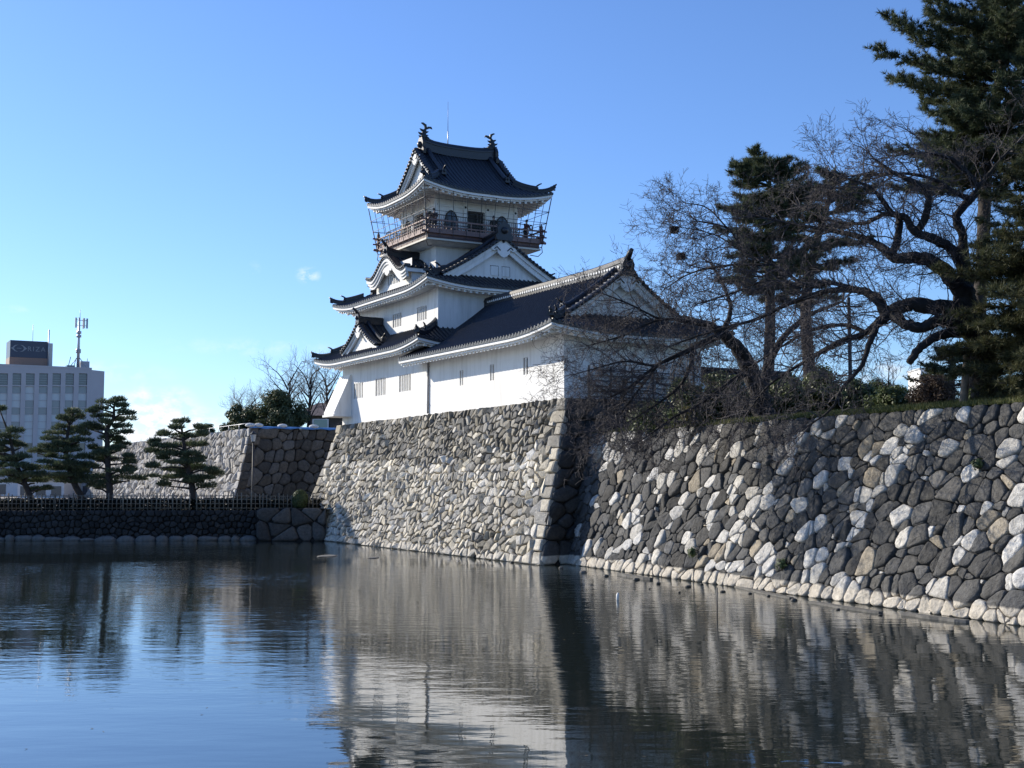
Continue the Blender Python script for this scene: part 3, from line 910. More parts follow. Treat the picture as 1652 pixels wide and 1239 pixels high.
# second storey
W2 = dict(v0=3.2, v1=12.8, u0=17.75, u1=31.25, z0=13.0, z1=16.35)
wins2 = [(23.3, 24.68, 14.13, 15.02), (19.42, 20.85, 14.13, 15.02)]
wall_holes(mw, 'v', W2['v0'], W2['u0'], W2['u1'], W2['z0'], W2['z1'], wins2, .26)
wall_holes(mw, 'u', W2['u0'], W2['v0'], W2['v1'], W2['z0'], W2['z1'], [], .2)
wall_holes(mw, 'u', W2['u1'], W2['v0'], W2['v1'], W2['z0'], W2['z1'], [], .2)
# third storey, below the gallery
W3 = dict(v0=5.0, v1=11.0, u0=21.85, u1=27.15)
wall_holes(mw, 'v', W3['v0'], W3['u0'], W3['u1'], 16.9, 19.6, [], .2)
wall_holes(mw, 'u', W3['u0'], W3['v0'], W3['v1'], 16.9, 19.6, [], .2)
wall_holes(mw, 'u', W3['u1'], W3['v0'], W3['v1'], 16.9, 19.6, [], .2)
mw.build('wall', M['plaster'], keep)
for h in wins1: barred_window(keep, 'v', W1['v0'], h, 5)
for h in wins2: barred_window(keep, 'v', W2['v0'], h, 4)

# stone-drop bay at the far end of the first storey
m = MB()
a, b = 29.75, 31.75
prof = [(VW + .05, 8.55), (VW - 1.25, 8.5), (VW - 1.28, 8.72), (VW - .12, 11.3), (VW + .05, 11.35)]
m.prism([(x, a, z) for x, z in prof], (0, b - a, 0))
m.b2((VW - 1.36, a - .08, 8.42), (VW + .02, b + .08, 8.57))
m.build('stone_drop_bay', M['plaster'], keep)

# roof 1
r1 = Roof(12.22, .50, .045, .42, 4.2, 2.4)
E1 = dict(v0=.85, v1=15.15, u0=15.72, u1=33.35)
def skirt(rf, E, D, over, sides, tile=k_tile, ea=k_eave, ra=k_raf, ridge=T1, deep=.85):
    Lu, Lv = E['u1'] - E['u0'], E['v1'] - E['v0']
    defs = {'w': ((E['v0'], E['u1']), (0, -1), (1, 0), Lu), 's': ((E['v0'], E['u0']), (1, 0), (0, 1), Lv),
            'e': ((E['v1'], E['u0']), (0, 1), (-1, 0), Lu), 'n': ((E['v1'], E['u1']), (-1, 0), (0, -1), Lv)}
    for sd in sides:
        O, ex, ey, Ln = defs[sd]
        panel(tile, rf, O, ex, ey, Ln, lambda x: min(x, Ln - x, D))
        eave(ea, ra, rf, O, ex, ey, Ln, over, deep=deep)
    for (c, d) in (((E['v0'], E['u0']), (1, 1)), ((E['v0'], E['u1']), (1, -1)), ((E['v1'], E['u0']), (-1, 1)), ((E['v1'], E['u1']), (-1, -1))):
        hip_ridge(ridge, rf, c, d, D)
skirt(r1, E1, 2.42, 1.5, 'wsen')
# chidori gable on roof 1, facing the water
def front_gable(uc, hw, vf, z_apex, z_foot, depth, k_tile_, own, curve=.32, board=.42, plane_ridge=True):
    """small triangular dormer gable facing -v: two concave slopes with ribs running down them"""
    n = 16
    def zz(a):
        t = abs(a) / hw
        return z_apex - (z_apex - z_foot) * (t + curve * t * (1 - t) * 1.2)
    edge = [(-hw + 2 * hw * i / n, zz(-hw + 2 * hw * i / n)) for i in range(n + 1)]
    # slopes
    per = .32; nv = int(depth / per); cols = []
    for k in range(nv):
        for f, h in ((0, 0), (.30, 0), (.36, .055), (.5, .085), (.64, .055), (.70, 0)): cols.append((vf + (k + f) * depth / nv, h))
    cols.append((vf + depth, 0))
    vs = []; fs = []; W_ = n + 1
    for (v, h) in cols:
        for (a, z) in edge: vs.append((v, uc + a, z + h))
    for i in range(len(cols) - 1):
        for j in range(n): fs.append((i * W_ + j, (i + 1) * W_ + j, (i + 1) * W_ + j + 1, i * W_ + j + 1))
    k_tile_.add(vs, fs)
    gable(k_ridge, own, edge, (vf, uc), (-1, 0), (0, 1), board=board, wall_in=.4, ornament=True, slots=False, ridge_k=.62, ridge_d=.75)
    k_ridge.sweep([(vf + .1, uc, z_apex + .12), (vf + .4, uc, z_apex + .05), (vf + depth, uc, z_apex + .05)], sec_scale(.8, 1.0))
    oni(k_ridge, (vf + .1, uc, z_apex), (-1, 0), .55, .75, .14)
T1.build(keep)
T1 = Tier('dormer_gable'); k_ridge = T1.ridge
front_gable(26.35, 3.05, 1.35, 14.55, 12.78, 2.4, T1.tile, T1.own)
T1.build(keep)
T2 = Tier(); k_tile, k_eave, k_raf, k_ridge = T2.tile, T2.eave, T2.raf, T2.ridge

# roof 2: hip-and-gable, ridge along u, broad gables facing the ends
r2 = Roof(16.08, .40, .0275, .45, 4.0, 2.4)
E2 = dict(v0=1.85, v1=14.15, u0=16.6, u1=32.4)
D2 = (E2['v1'] - E2['v0']) / 2; G2 = 2.0
for (O, ex, ey) in (((E2['v0'], E2['u1']), (0, -1), (1, 0)), ((E2['v1'], E2['u0']), (0, 1), (-1, 0))):
    Ln = E2['u1'] - E2['u0']
    panel(k_tile, r2, O, ex, ey, Ln, lambda x: min(x, G2), x0=0, x1=G2 - .55)
    panel(k_tile, r2, O, ex, ey, Ln, lambda x: D2, x0=G2 - .55, x1=Ln - G2 + .55, N=16)
    panel(k_tile, r2, O, ex, ey, Ln, lambda x: min(Ln - x, G2), x0=Ln - G2 + .55, x1=Ln)
    eave(k_eave, k_raf, r2, O, ex, ey, Ln, 1.4)
for (O, ex, ey) in (((E2['v0'], E2['u0']), (1, 0), (0, 1)), ((E2['v1'], E2['u1']), (-1, 0), (0, -1))):
    Ln = E2['v1'] - E2['v0']
    panel(k_tile, r2, O, ex, ey, Ln, lambda x: min(x, Ln - x, G2))
    eave(k_eave, k_raf, r2, O, ex, ey, Ln, 1.4)
for (c, d) in (((E2['v0'], E2['u0']), (1, 1)), ((E2['v0'], E2['u1']), (1, -1)), ((E2['v1'], E2['u0']), (-1, 1)), ((E2['v1'], E2['u1']), (-1, -1))):
    hip_ridge(T2, r2, c, d, G2 - .3)
def irimoya_edge(rf, D, dfoot, n=24):
    e = []
    for i in range(n + 1):
        a = -1 + 2 * i / n
        d = dfoot + (D - dfoot) * (1 - abs(a))
        e.append(((D - d) * (1 if a > 0 else -1), rf.ze + rf.prof(d)))
    return e
e2 = irimoya_edge(r2, D2, 1.75)
gable(k_ridge, T2.own, e2, (VC, E2['u0'] + G2 - .6), (0, -1), (1, 0), board=.62, wall_in=.55, ridge_d=1.0)
gable(k_ridge, T2.own, e2, (VC, E2['u1'] - G2 + .6), (0, 1), (1, 0), board=.62, wall_in=.55, ridge_d=1.0)
zr2 = r2.ze + r2.prof(D2)
k_ridge.sweep([(VC, E2['u0'] + G2 - .45, zr2 + .12), (VC, E2['u0'] + G2 + 1, zr2 + .0), (VC, W3['u0'] + .1, zr2 - .1)], sec_scale(1.15, 1.3))
oni(k_ridge, (VC, E2['u0'] + G2 - .45, zr2 - .1), (0, -1), 1.15, 1.15, .25, False)
T2.build(keep)
TK = Tier('curved_dormer'); k_tile, k_ridge = TK.tile, TK.ridge
g_w = MB()
# karahafu: the undulating dormer on the water side of roof 2
def bell(t):
    t = abs(t)
    return (math.cos(math.pi * min(t / .80, 1)) * .5 + .5) if t < .80 else 0.0
def kara(uc, hw, vf, zf, rise, depth):
    n = 30
    def z(a):
        t = abs(a) / hw
        return zf + rise * bell(a / hw) + .16 * max(0, (t - .72) / .28) ** 2
    us = [(-hw + 2 * hw * i / n) for i in range(n + 1)]
    per = .32; nv = int(depth / per); cols = []
    for k in range(nv):
        for f, h in ((0, 0), (.30, 0), (.36, .055), (.5, .085), (.64, .055), (.70, 0)): cols.append((vf + (k + f) * depth / nv, h))
    cols.append((vf + depth, 0))
    vs = []; fs = []; W_ = n + 1
    for (v, h) in cols:
        for a in us: vs.append((v, uc + a, z(a) + h))
    for i in range(len(cols) - 1):
        for j in range(n): fs.append((i * W_ + j, (i + 1) * W_ + j, (i + 1) * W_ + j + 1, i * W_ + j + 1))
    k_tile.add(vs, fs)
    # underside
    g_w.add([(v, uc + a, z(a) - .12) for v in (vf + .02, vf + depth) for a in us], [(j, j + 1, W_ + j + 1, W_ + j) for j in range(n)])
    # front: tile band, then stepped white boards following the curve
    def band(mb, v0, v1, top, bot, sq=1.0):
        vs = []; fs = []
        for a in us:
            for (v, dz) in ((v0, top), (v0, bot), (v1, bot), (v1, top)): vs.append((v, uc + a * sq, z(a) + dz))
        for i in range(n):
            for j in range(4): fs.append((i * 4 + j, i * 4 + (j + 1) % 4, (i + 1) * 4 + (j + 1) % 4, (i + 1) * 4 + j))
        fs += [(0, 1, 2, 3), tuple(n * 4 + j for j in (3, 2, 1, 0))]
        mb.add(vs, fs)
    band(k_ridge, vf - .06, vf + .35, .16, -.07)
    band(g_w, vf + .0, vf + .14, -.07, -.28, .995)
    band(g_w, vf + .08, vf + .22, -.26, -.46, .97)
    band(g_w, vf + .16, vf + .32, -.44, -.66, .94)
    for i in range(1, 2 * n, 2):
        a = -hw + hw * i / n
        k_ridge.tube([(vf - .1, uc + a, z(a) + .05), (vf + .4, uc + a, z(a) + .1)], .08, 7)
    # eave boards along the lower edges
    for s_ in (-1, 1):
        g_w.b2((vf + .05, uc + s_ * (hw - .05), z(hw) - .34), (vf + depth, uc + s_ * (hw - .25), z(hw) - .1))
    # pendant
    shp = [(0, .2), (.55, .1), (.95, -.16), (.8, -.34), (.5, -.25), (.4, -.5), (0, -.72)]
    poly = shp + [(-x, y) for x, y in shp[-2:0:-1]]
    g_w.prism([(vf + .12, uc + x * .8, zf + rise - .72 + y * .7) for x, y in poly], (.1, 0, 0))
    # recessed front wall with a barred window
    vw = vf + .62
    hole = (uc - 1.0, uc + 1.0, zf - .55, zf + .12)
    mwk = MB(); A = [uc - hw + .35, hole[0], hole[1], uc + hw - .35]
    wall_holes(mwk, 'v', vw, A[0], A[-1], zf - 1.3, zf + rise - .4, [hole], .2)
    for a in (A[0], A[-1]): mwk.quad((vw, a, zf - 1.3), (vw + 2.5, a, zf - 1.3), (vw + 2.5, a, zf), (vw, a, zf))
    mwk.build('dormer_wall', M['plaster'], keep)
    barred_window(keep, 'v', vw, hole, 7, depth=.2)
    k_ridge.sweep([(vf + .2, uc, zf + rise + .25), (vf + .8, uc, zf + rise + .1), (vf + depth, uc, zf + rise + .05)], sec_scale(.85, 1.25))
    oni(k_ridge, (vf + .15, uc, zf + rise + .05), (-1, 0), .6, .85, .16)
kara(24.5, 3.25, 2.55, 17.62, 1.18, 3.2)
TK.own.append((g_w, 'gable_board')); TK.build(keep)

# gallery storey
ZF = 19.98      # gallery floor
W4 = dict(v0=5.0, v1=11.0, u0=21.85, u1=27.15, z0=ZF, z1=23.4)
m4 = MB()
op_s = (7.35, 8.65); op_w = (23.7, 25.3)
wall_holes(m4, 'v', W4['v0'], W4['u0'], W4['u1'], W4['z0'], W4['z1'], [(op_w[0], op_w[1], ZF + .05, ZF + 2.0)], .4)
wall_holes(m4, 'u', W4['u0'], W4['v0'], W4['v1'], W4['z0'], W4['z1'], [(op_s[0], op_s[1], ZF + .05, ZF + 2.0)], .4)
wall_holes(m4, 'u', W4['u1'], W4['v0'], W4['v1'], W4['z0'], W4['z1'], [], .4)
wall_holes(m4, 'v', W4['v1'], W4['u0'], W4['u1'], W4['z0'], W4['z1'], [], .4)
m4.build('gallery_wall', M['plaster'], keep)
# half-timber mouldings: posts and rails slightly proud of the plaster
mt = MB()
for u in (W4['u0'], 23.5, 25.5, W4['u1'] - .0):
    mt.b2((W4['v0'] - .07, u - .13, ZF), (W4['v0'] + .02, u + .13, W4['z1']))
for v in (W4['v0'] + .0, 7.15, 8.85, W4['v1']):
    mt.b2((v - .13, W4['u0'] - .07, ZF), (v + .13, W4['u0'] + .02, W4['z1']))
for z in (ZF + 2.1, ZF + 2.75, ZF + .1):
    mt.b2((W4['v0'] - .05, W4['u0'], z), (W4['v0'] + .01, op_w[0] if z < ZF + 1 else W4['u1'], z + .16))
    mt.b2((W4['v0'], W4['u0'] - .05, z), (op_s[0] if z < ZF + 1 else W4['v1'], W4['u0'] + .01, z + .16))
mt.build('wall_moulding', M['plaster_trim'], keep)
for c, rr in [((v, W4['u0'] - .075, ZF + 2.18), (.08, .05, .08)) for v in (W4['v0'] + .0, 7.15, 8.85, W4['v1'] - .02)] + [((W4['v0'] - .075, u, ZF + 2.18), (.05, .08, .08)) for u in (W4['u0'] + .02, 23.5, 25.5)]:
    mn = MB(); mn.ball(c, rr, n=8, m=6); mn.build('nail_cover', M['bronze'], keep)
def arched(axis, const, c, out):
    """bell-shaped window with dark frame, mullion and bars"""
    def p(a, z, d): return (const + d, a, z) if axis == 'v' else (a, const + d, z)
    w, h = .44, 1.42
    sh_ = [(-w * 1.1, 0), (-w, h * .35), (-w * .98, h * .62), (-w * .75, h * .84), (-w * .3, h * .97), (0, h), (w * .3, h * .97), (w * .75, h * .84), (w * .98, h * .62), (w, h * .35), (w * 1.1, 0)]
    z0 = ZF + .42
    m = MB(); m.prism([p(c + a, z0 + z, -.05) for a, z in sh_], (.03, 0, 0) if axis == 'v' else (0, .03, 0))
    win = m.build('arched_window', M['dark_glass'], keep); win['_o'] = keep['_o']
    f = MB(); f.tube([p(c + a, z0 + z, -.05) for a, z in sh_] + [p(c + sh_[0][0], z0, -.05)], .055, 6)
    for k in range(-3, 4):
        f.tube([p(c + k * .11, z0, -.06), p(c + k * .11, z0 + h * (.95 - .2 * abs(k) / 3), -.06)], .014 if k else .03, 4)
    f.build('window_frame', M['dark_wood'], win)
for u in (22.75, 26.3): arched('v', W4['v0'], u, -1)
for v in (6.1, 9.95): arched('u', W4['u0'], v, -1)
# dark openings with sliding doors
for axis, const, (a0, a1) in (('v', W4['v0'], op_w), ('u', W4['u0'], op_s)):
    def p(a, z, d): return (const + d, a, z) if axis == 'v' else (a, const + d, z)
    m = MB(); m.quad(p(a0, ZF, .39), p(a1, ZF, .39), p(a1, ZF + 2, .39), p(a0, ZF + 2, .39))
    d_ = m.build('doorway', M['slot'], keep); d_['_o'] = keep['_o']
    f = MB()
    mid = (a0 + a1) / 2 + .2
    for a in (a0 + .04, mid, a1 - .04): f.b2(p(a - .04, ZF + .05, .25), p(a + .04, ZF + 1.98, .33))
    for z in (.1, .55, 1.0, 1.9): f.b2(p(a0, ZF + z, .26), p(a1, ZF + z + .06, .32))
    f.build('door_frame', M['dark_wood'], d_)

# gallery floor, brackets and railing
B = dict(v0=3.72, v1=12.28, u0=20.55, u1=28.45)
mf = MB()
mf.b2((B['v0'] + .1, B['u0'] + .1, ZF - .34), (B['v1'] - .1, B['u1'] - .1, ZF))
mf.build('gallery_floor', M['redwood_dark'], keep)
mf = MB()
mf.b2((B['v0'] + .03, B['u0'] + .03, ZF - .46), (B['v1'] - .03, B['u1'] - .03, ZF - .345))
mf.build('floor_edge_board', M['cream'], keep)
mf = MB()
vs = []
for (z, i) in ((ZF - .46, .25), (ZF - .62, .75)):
    vs += [(B['v0'] + i, B['u0'] + i, z), (B['v1'] - i, B['u0'] + i, z), (B['v1'] - i, B['u1'] - i, z), (B['v0'] + i, B['u1'] - i, z)]
mf.add(vs, [(0, 1, 5, 4), (1, 2, 6, 5), (2, 3, 7, 6), (3, 0, 4, 7), (4, 5, 6, 7)])
mf.build('floor_underside', M['plaster'], keep)
rl = MB()
ext = .38
for (a, b) in (((B['v0'], B['u0']), (B['v0'], B['u1'])), ((B['v0'], B['u0']), (B['v1'], B['u0'])), ((B['v1'], B['u0']), (B['v1'], B['u1'])), ((B['v0'], B['u1']), (B['v1'], B['u1']))):
    a, b = V2(a) + Vector((.12, .12, 0)) * 0, V2(b)
    d = (b - a).normalized()
    for z, w, h, e in ((ZF + .05, .13, .13, ext * .8), (ZF + .44, .08, .07, ext), (ZF + .84, .10, .08, ext)):
        p, q = a - d * e, b + d * e
        c = (p + q) / 2
        rl.box((c.x, c.y, z), (abs(d.x) * (q - p).length + abs(d.y) * w, abs(d.y) * (q - p).length + abs(d.x) * w, h + (.02 if d.x else 0)))
        for t in (p, q): rl.ball((t.x, t.y, z), (w * .75, w * .75, h * .75), n=6, m=4)
    L_ = (b - a).length
    for k in range(1, 8):
        p = a + d * L_ * k / 8
        rl.box((p.x, p.y, ZF + .43), (.07, .07, .8))
    for k in range(1, 24):
        if k % 3 == 0: continue
        p = a + d * L_ * k / 24
        rl.box((p.x, p.y, ZF + .26), (.06, .06, .34))
    nrm = Vector((d.y, -d.x, 0))
    c = (a + b) / 2
    rl.box((c.x, c.y, ZF + .22), (abs(d.x) * L_ + abs(d.y) * .04, abs(d.y) * L_ + abs(d.x) * .04, .16))
railing = rl.build('railing', M['redwood'], keep); railing['_o'] = keep['_o']
for v in (B['v0'], B['v1']):
    for u in (B['u0'], B['u1']):
        rp = MB(); rp.box((v, u, ZF + .5), (.18, .18, 1.05)); rp.ball((v, u, ZF + 1.1), (.12, .12, .15), n=8, m=6); rp.ball((v, u, ZF + 1.26), (.05, .05, .1), n=6, m=5)
        rp.build('corner_post', M['redwood_dark'], railing)
# steel guard rail standing inside the red railing
gr = MB()
I = .45
for (a, b) in (((B['v0'] + I, B['u0'] + I), (B['v0'] + I, B['u1'] - I)), ((B['v0'] + I, B['u0'] + I), (B['v1'] - I, B['u0'] + I)), ((B['v1'] - I, B['u0'] + I), (B['v1'] - I, B['u1'] - I)), ((B['v0'] + I, B['u1'] - I), (B['v1'] - I, B['u1'] - I))):
    a, b = V2(a), V2(b); L_ = (b - a).length
    for z in (ZF + .7, ZF + 1.3): gr.tube([a + Vector((0, 0, z)), b + Vector((0, 0, z))], .03, 5)
    for k in range(0, 49):
        p = a + (b - a) * k / 48
        gr.tube([p + Vector((0, 0, ZF)), p + Vector((0, 0, ZF + (1.3 if k % 1 == 0 else 1.3)))], .028 if k % 8 == 0 else .011, 4, cap=False)
gr.build('guard_rail', M['black_metal'], keep)

T3 = Tier(); k_tile, k_eave, k_raf, k_ridge = T3.tile, T3.eave, T3.raf, T3.ridge
# roof 3: hip-and-gable, ridge along v, gables facing the water and the far side
r3 = Roof(22.86, .50, .055, .55, 3.8, 2.0)
E3 = dict(v0=3.12, v1=12.83, u0=19.84, u1=29.2)
D3 = (E3['u1'] - E3['u0']) / 2; G3 = 2.1
k_in = .55
for (O, ex, ey) in (((E3['v0'], E3['u0']), (1, 0), (0, 1)), ((E3['v1'], E3['u1']), (-1, 0), (0, -1))):
    Ln = E3['v1'] - E3['v0']
    panel(k_tile, r3, O, ex, ey, Ln, lambda x: min(x, G3), x0=0, x1=G3 - k_in)
    panel(k_tile, r3, O, ex, ey, Ln, lambda x: D3, x0=G3 - k_in, x1=Ln - G3 + k_in, N=16, period=.3)
    panel(k_tile, r3, O, ex, ey, Ln, lambda x: min(Ln - x, G3), x0=Ln - G3 + k_in, x1=Ln)
    eave(k_eave, k_raf, r3, O, ex, ey, Ln, 2.05)
for (O, ex, ey) in (((E3['v0'], E3['u1']), (0, -1), (1, 0)), ((E3['v1'], E3['u0']), (0, 1), (-1, 0))):
    Ln = E3['u1'] - E3['u0']
    panel(k_tile, r3, O, ex, ey, Ln, lambda x: min(x, Ln - x, G3))
    eave(k_eave, k_raf, r3, O, ex, ey, Ln, 2.0)
for (c, d) in (((E3['v0'], E3['u0']), (1, 1)), ((E3['v0'], E3['u1']), (1, -1)), ((E3['v1'], E3['u0']), (-1, 1)), ((E3['v1'], E3['u1']), (-1, -1))):
    hip_ridge(T3, r3, c, d, G3 - .1)
e3 = irimoya_edge(r3, D3, 1.85)
gable(k_ridge, T3.own, e3, (E3['v0'] + G3 - .6, UC), (-1, 0), (0, 1), board=.5, wall_in=.5, slots=False, ridge_d=.95, ridge_k=.85)
gable(k_ridge, T3.own, e3, (E3['v1'] - G3 + .6, UC), (1, 0), (0, 1), board=.5, wall_in=.5, slots=False, ridge_d=.95, ridge_k=.85)
zr3 = r3.ze + r3.prof(D3)
va, vb = E3['v0'] + G3 + .05, E3['v1'] - G3 - .05
pts = [(va + (vb - va) * i / 12, UC, zr3 + .02 + .22 * (abs(i - 6) / 6) ** 3) for i in range(13)]
k_ridge.sweep(pts, sec_scale(1.15, 1.75))
oni(k_ridge, (va, UC, zr3 - .15), (-1, 0), .95, 1.2, .22, False); oni(k_ridge, (vb, UC, zr3 - .15), (1, 0), .95, 1.2, .22, False)

T3.build(keep)

# fish finials at both ends of the top ridge
def shachi(v, sgn):
    m = MB(); z = zr3 + .62; K = .86
    def q(a, h, l=0.0): return (v + a * sgn * K, UC + l * K, z + h * K)
    # body: head low on the ridge facing inwards, back arching up to the tail
    body = [q(.34, .12), (v + .12 * sgn, UC, z + .16), q(-.10, .34), q(-.14, .62), q(-.04, .92), q(.06, 1.12)]
    m.tube(body, [.17, .24, .25, .19, .13, .07], 9)
    m.ball(q(.42, .12), (.20, .17, .15)); 
    m.prism([q(.45, .16, -.1), q(.68, .26, -.1), q(.5, .06, -.1)], (0, .2, 0)); m.prism([q(.45, .06, -.1), q(.64, .02, -.1), q(.45, -.04, -.1)], (0, .2, 0))
    # forked tail fins
    for pts in ([(0, 1.0), (.22, 1.28), (.52, 1.30), (.62, 1.12), (.44, 1.16), (.2, 1.06)], [(.02, 1.0), (-.10, 1.34), (-.36, 1.52), (-.20, 1.56), (.10, 1.42), (.16, 1.08)]):
        m.prism([q(a, h, -.05) for a, h in pts], (0, .10, 0))
    # dorsal and side fins
    for (a, h, s_) in ((-.30, .28, .30), (-.34, .55, .30), (-.24, .85, .26)):
        m.prism([q(a + .14, h - .12, -.04), q(a - s_ * .6, h + .06, -.04), q(a - s_ * .9, h + .2, -.04), q(a + .12, h + .14, -.04)], (0, .08, 0))
    for (a, h, s_) in ((.12, .5, .22), (.16, .78, .2)):
        m.prism([q(a - .08, h - .1, -.04), q(a + s_ * .9, h + .1, -.04), q(a - .04, h + .12, -.04)], (0, .08, 0))
    for l in (-1, 1):
        m.prism([q(.1, .2, l * .18), q(-.12, .3, l * .42), q(.1, .42, l * .2)], (.07, 0, 0))
    m.b2(q(-.25, -.22, -.22), q(.5, .03, .22))
    return m.build('fish_finial', M['bronze'], keep)
shachi(va + .15, 1); shachi(vb - .15, -1)
m = MB(); p = (7.15, UC, zr3 + .6)
m.tube([p, (p[0], p[1], p[2] + 1.0)], .035, 6); m.tube([(p[0], p[1], p[2] + 1.0), (p[0], p[1], p[2] + 3.1)], [.022, .012], 5)
m.build('lightning_rod', M['steel'], keep)

# wire net frames hanging between the top eaves and the gallery
nf = MB()
lo = dict(v0=B['v0'] - .02, v1=B['v1'] + .02, u0=B['u0'] - .02, u1=B['u1'] + .02)
hi = dict(v0=E3['v0'] + .1, v1=E3['v1'] - .1, u0=E3['u0'] + .1, u1=E3['u1'] - .1)
def corner_pt(d, k, z): return Vector((d['v1'] if k in (1, 2) else d['v0'], d['u1'] if k in (2, 3) else d['u0'], z))
for k in range(4):
    a0, a1 = corner_pt(lo, k, ZF - .25), corner_pt(lo, (k + 1) % 4, ZF - .25)
    b0, b1 = corner_pt(hi, k, 22.62), corner_pt(hi, (k + 1) % 4, 22.62)
    def up(t): return .42 * (abs(2 * t - 1)) ** 3
    n = 9
    for i in range(n + 1):
        t = i / n
        nf.tube([a0.lerp(a1, t), b0.lerp(b1, t) + Vector((0, 0, up(t)))], .034 if i in (0,) else .02, 4, cap=False)
    for f in (.0, .28, .56, .82):
        c0, c1 = a0.lerp(b0, f), a1.lerp(b1, f)
        nf.tube([c0, c1], .018, 4, cap=False)
    # tie struts back to the gallery wall at the corners
    for f in (.56, .82):
        c0 = a0.lerp(b0, f); w0 = corner_pt(dict(v0=5, v1=11, u0=21.85, u1=27.15), k, c0.z - .12)
        nf.tube([c0, c0.lerp(w0, .45)], .018, 4, cap=False)
    # curved foot of the frame
    o_ = (a0 - Vector((VC, UC, a0.z))).normalized()
    nf.tube([a0, a0 + Vector((0, 0, -.35)) + o_ * .05, a0 + Vector((0, 0, -.62)) - o_ * .25, a0 + Vector((0, 0, -.5)) - o_ * .8], .03, 5)
nf.build('net_frame', M['wire'], keep)

# ------------------------------------------------------------------ the wing
wing = castle_thing('castle_wing', 6.6, 9, 8.0, 'long single storey white castle wing with a dark tiled hip-and-gable roof, joined to the keep', 'castle wing')
TW = Tier(); wt, we, wr, wrd = TW.tile, TW.eave, TW.raf, TW.ridge
EW = dict(v0=.9, v1=12.3, u0=.36); WU = 18.6
rw = Roof(11.42, .45, .0325, .42, 4.6, 2.6)
DW = (EW['v1'] - EW['v0']) / 2; GW = 2.25; VCW = (EW['v0'] + EW['v1']) / 2
Ln = WU - EW['u0']
# water side: x runs from the far end (tenshu) to the near corner
O, ex, ey = (EW['v0'], WU), (0, -1), (1, 0)
panel(wt, rw, O, ex, ey, Ln, lambda x: DW, hl=False, x0=0, x1=Ln - GW + .5, N=18)
panel(wt, rw, O, ex, ey, Ln, lambda x: min(Ln - x, GW), hl=False, x0=Ln - GW + .5, x1=Ln)
eave(we, wr, rw, O, ex, ey, Ln, 1.45, hl=False)
O, ex, ey = (EW['v1'], EW['u0']), (0, 1), (-1, 0)
panel(wt, rw, O, ex, ey, Ln, lambda x: min(x, GW), hr=False, x0=0, x1=GW - .5)
panel(wt, rw, O, ex, ey, Ln, lambda x: DW, hr=False, x0=GW - .5, x1=Ln, N=18)
eave(we, wr, rw, O, ex, ey, Ln, 1.45, hr=False)
O, ex, ey = (EW['v0'], EW['u0']), (1, 0), (0, 1)
Lv = EW['v1'] - EW['v0']
panel(wt, rw, O, ex, ey, Lv, lambda x: min(x, Lv - x, GW))
eave(we, wr, rw, O, ex, ey, Lv, 1.2)
# closed end of the eave at the keep
hip_ridge(TW, rw, (EW['v0'], EW['u0']), (1, 1), GW - .3); hip_ridge(TW, rw, (EW['v1'], EW['u0']), (-1, 1), GW - .3)
ew = irimoya_edge(rw, DW, 2.0)
gable(wrd, TW.own, ew, (VCW, EW['u0'] + GW - .6), (0, -1), (1, 0), board=.55, wall_in=.5, slots=False, ridge_d=1.0)
zrw = rw.ze + rw.prof(DW)
ua, ub = EW['u0'] + GW - .45, 17.75
pts = [(VCW, ua + (ub - ua) * i / 10, zrw - .15 + .2 * max(0, 1 - i / 3) ** 2) for i in range(11)]
wrd.sweep(pts, sec_scale(1.0, 1.55))
oni(wrd, (VCW, ua, zrw - .3), (0, -1), .85, .95, .2)
# openwork tiles of the ridge: pale mortar set between rows of round tiles
mo = MB()
for i in range(int((ub - ua - .6) / .26)):
    u = ua + .5 + i * .26
    mo.box((VCW - .185, u, zrw + .14), (.05, .15, .13), M=Matrix.Rotation(.3, 3, 'X'))
mo.build('ridge_mortar', M['plaster_trim'], wing)
TW.build(wing)
mw = MB()
slits = [(12.62, 13.05, 9.47, 10.34), (8.9, 9.35, 9.5, 10.39), (5.15, 5.62, 9.54, 10.44)]
wall_holes(mw, 'v', VW, 1.53, 17.2, 7.9, 11.6, slits, .26)
wall_holes(mw, 'u', 1.53, VW, 10.9, 7.9, 11.6, [], .2)
wall_holes(mw, 'v', 10.9, 1.53, 17.2, 7.9, 11.6, [], .2)
mw.build('wall', M['plaster'], wing)
for h in slits: barred_window(wing, 'v', VW, h, 1)
m = MB(); m.tube([(VW - .07, 17.2, 8.05), (VW - .07, 17.2, 11.3)], .06, 6)
for z in (8.6, 9.8, 10.9): m.box((VW - .05, 17.2, z), (.12, .18, .06))
m.build('downpipe', mat('grey_pipe', (.30, .30, .31), .5, noise=.1), wing)
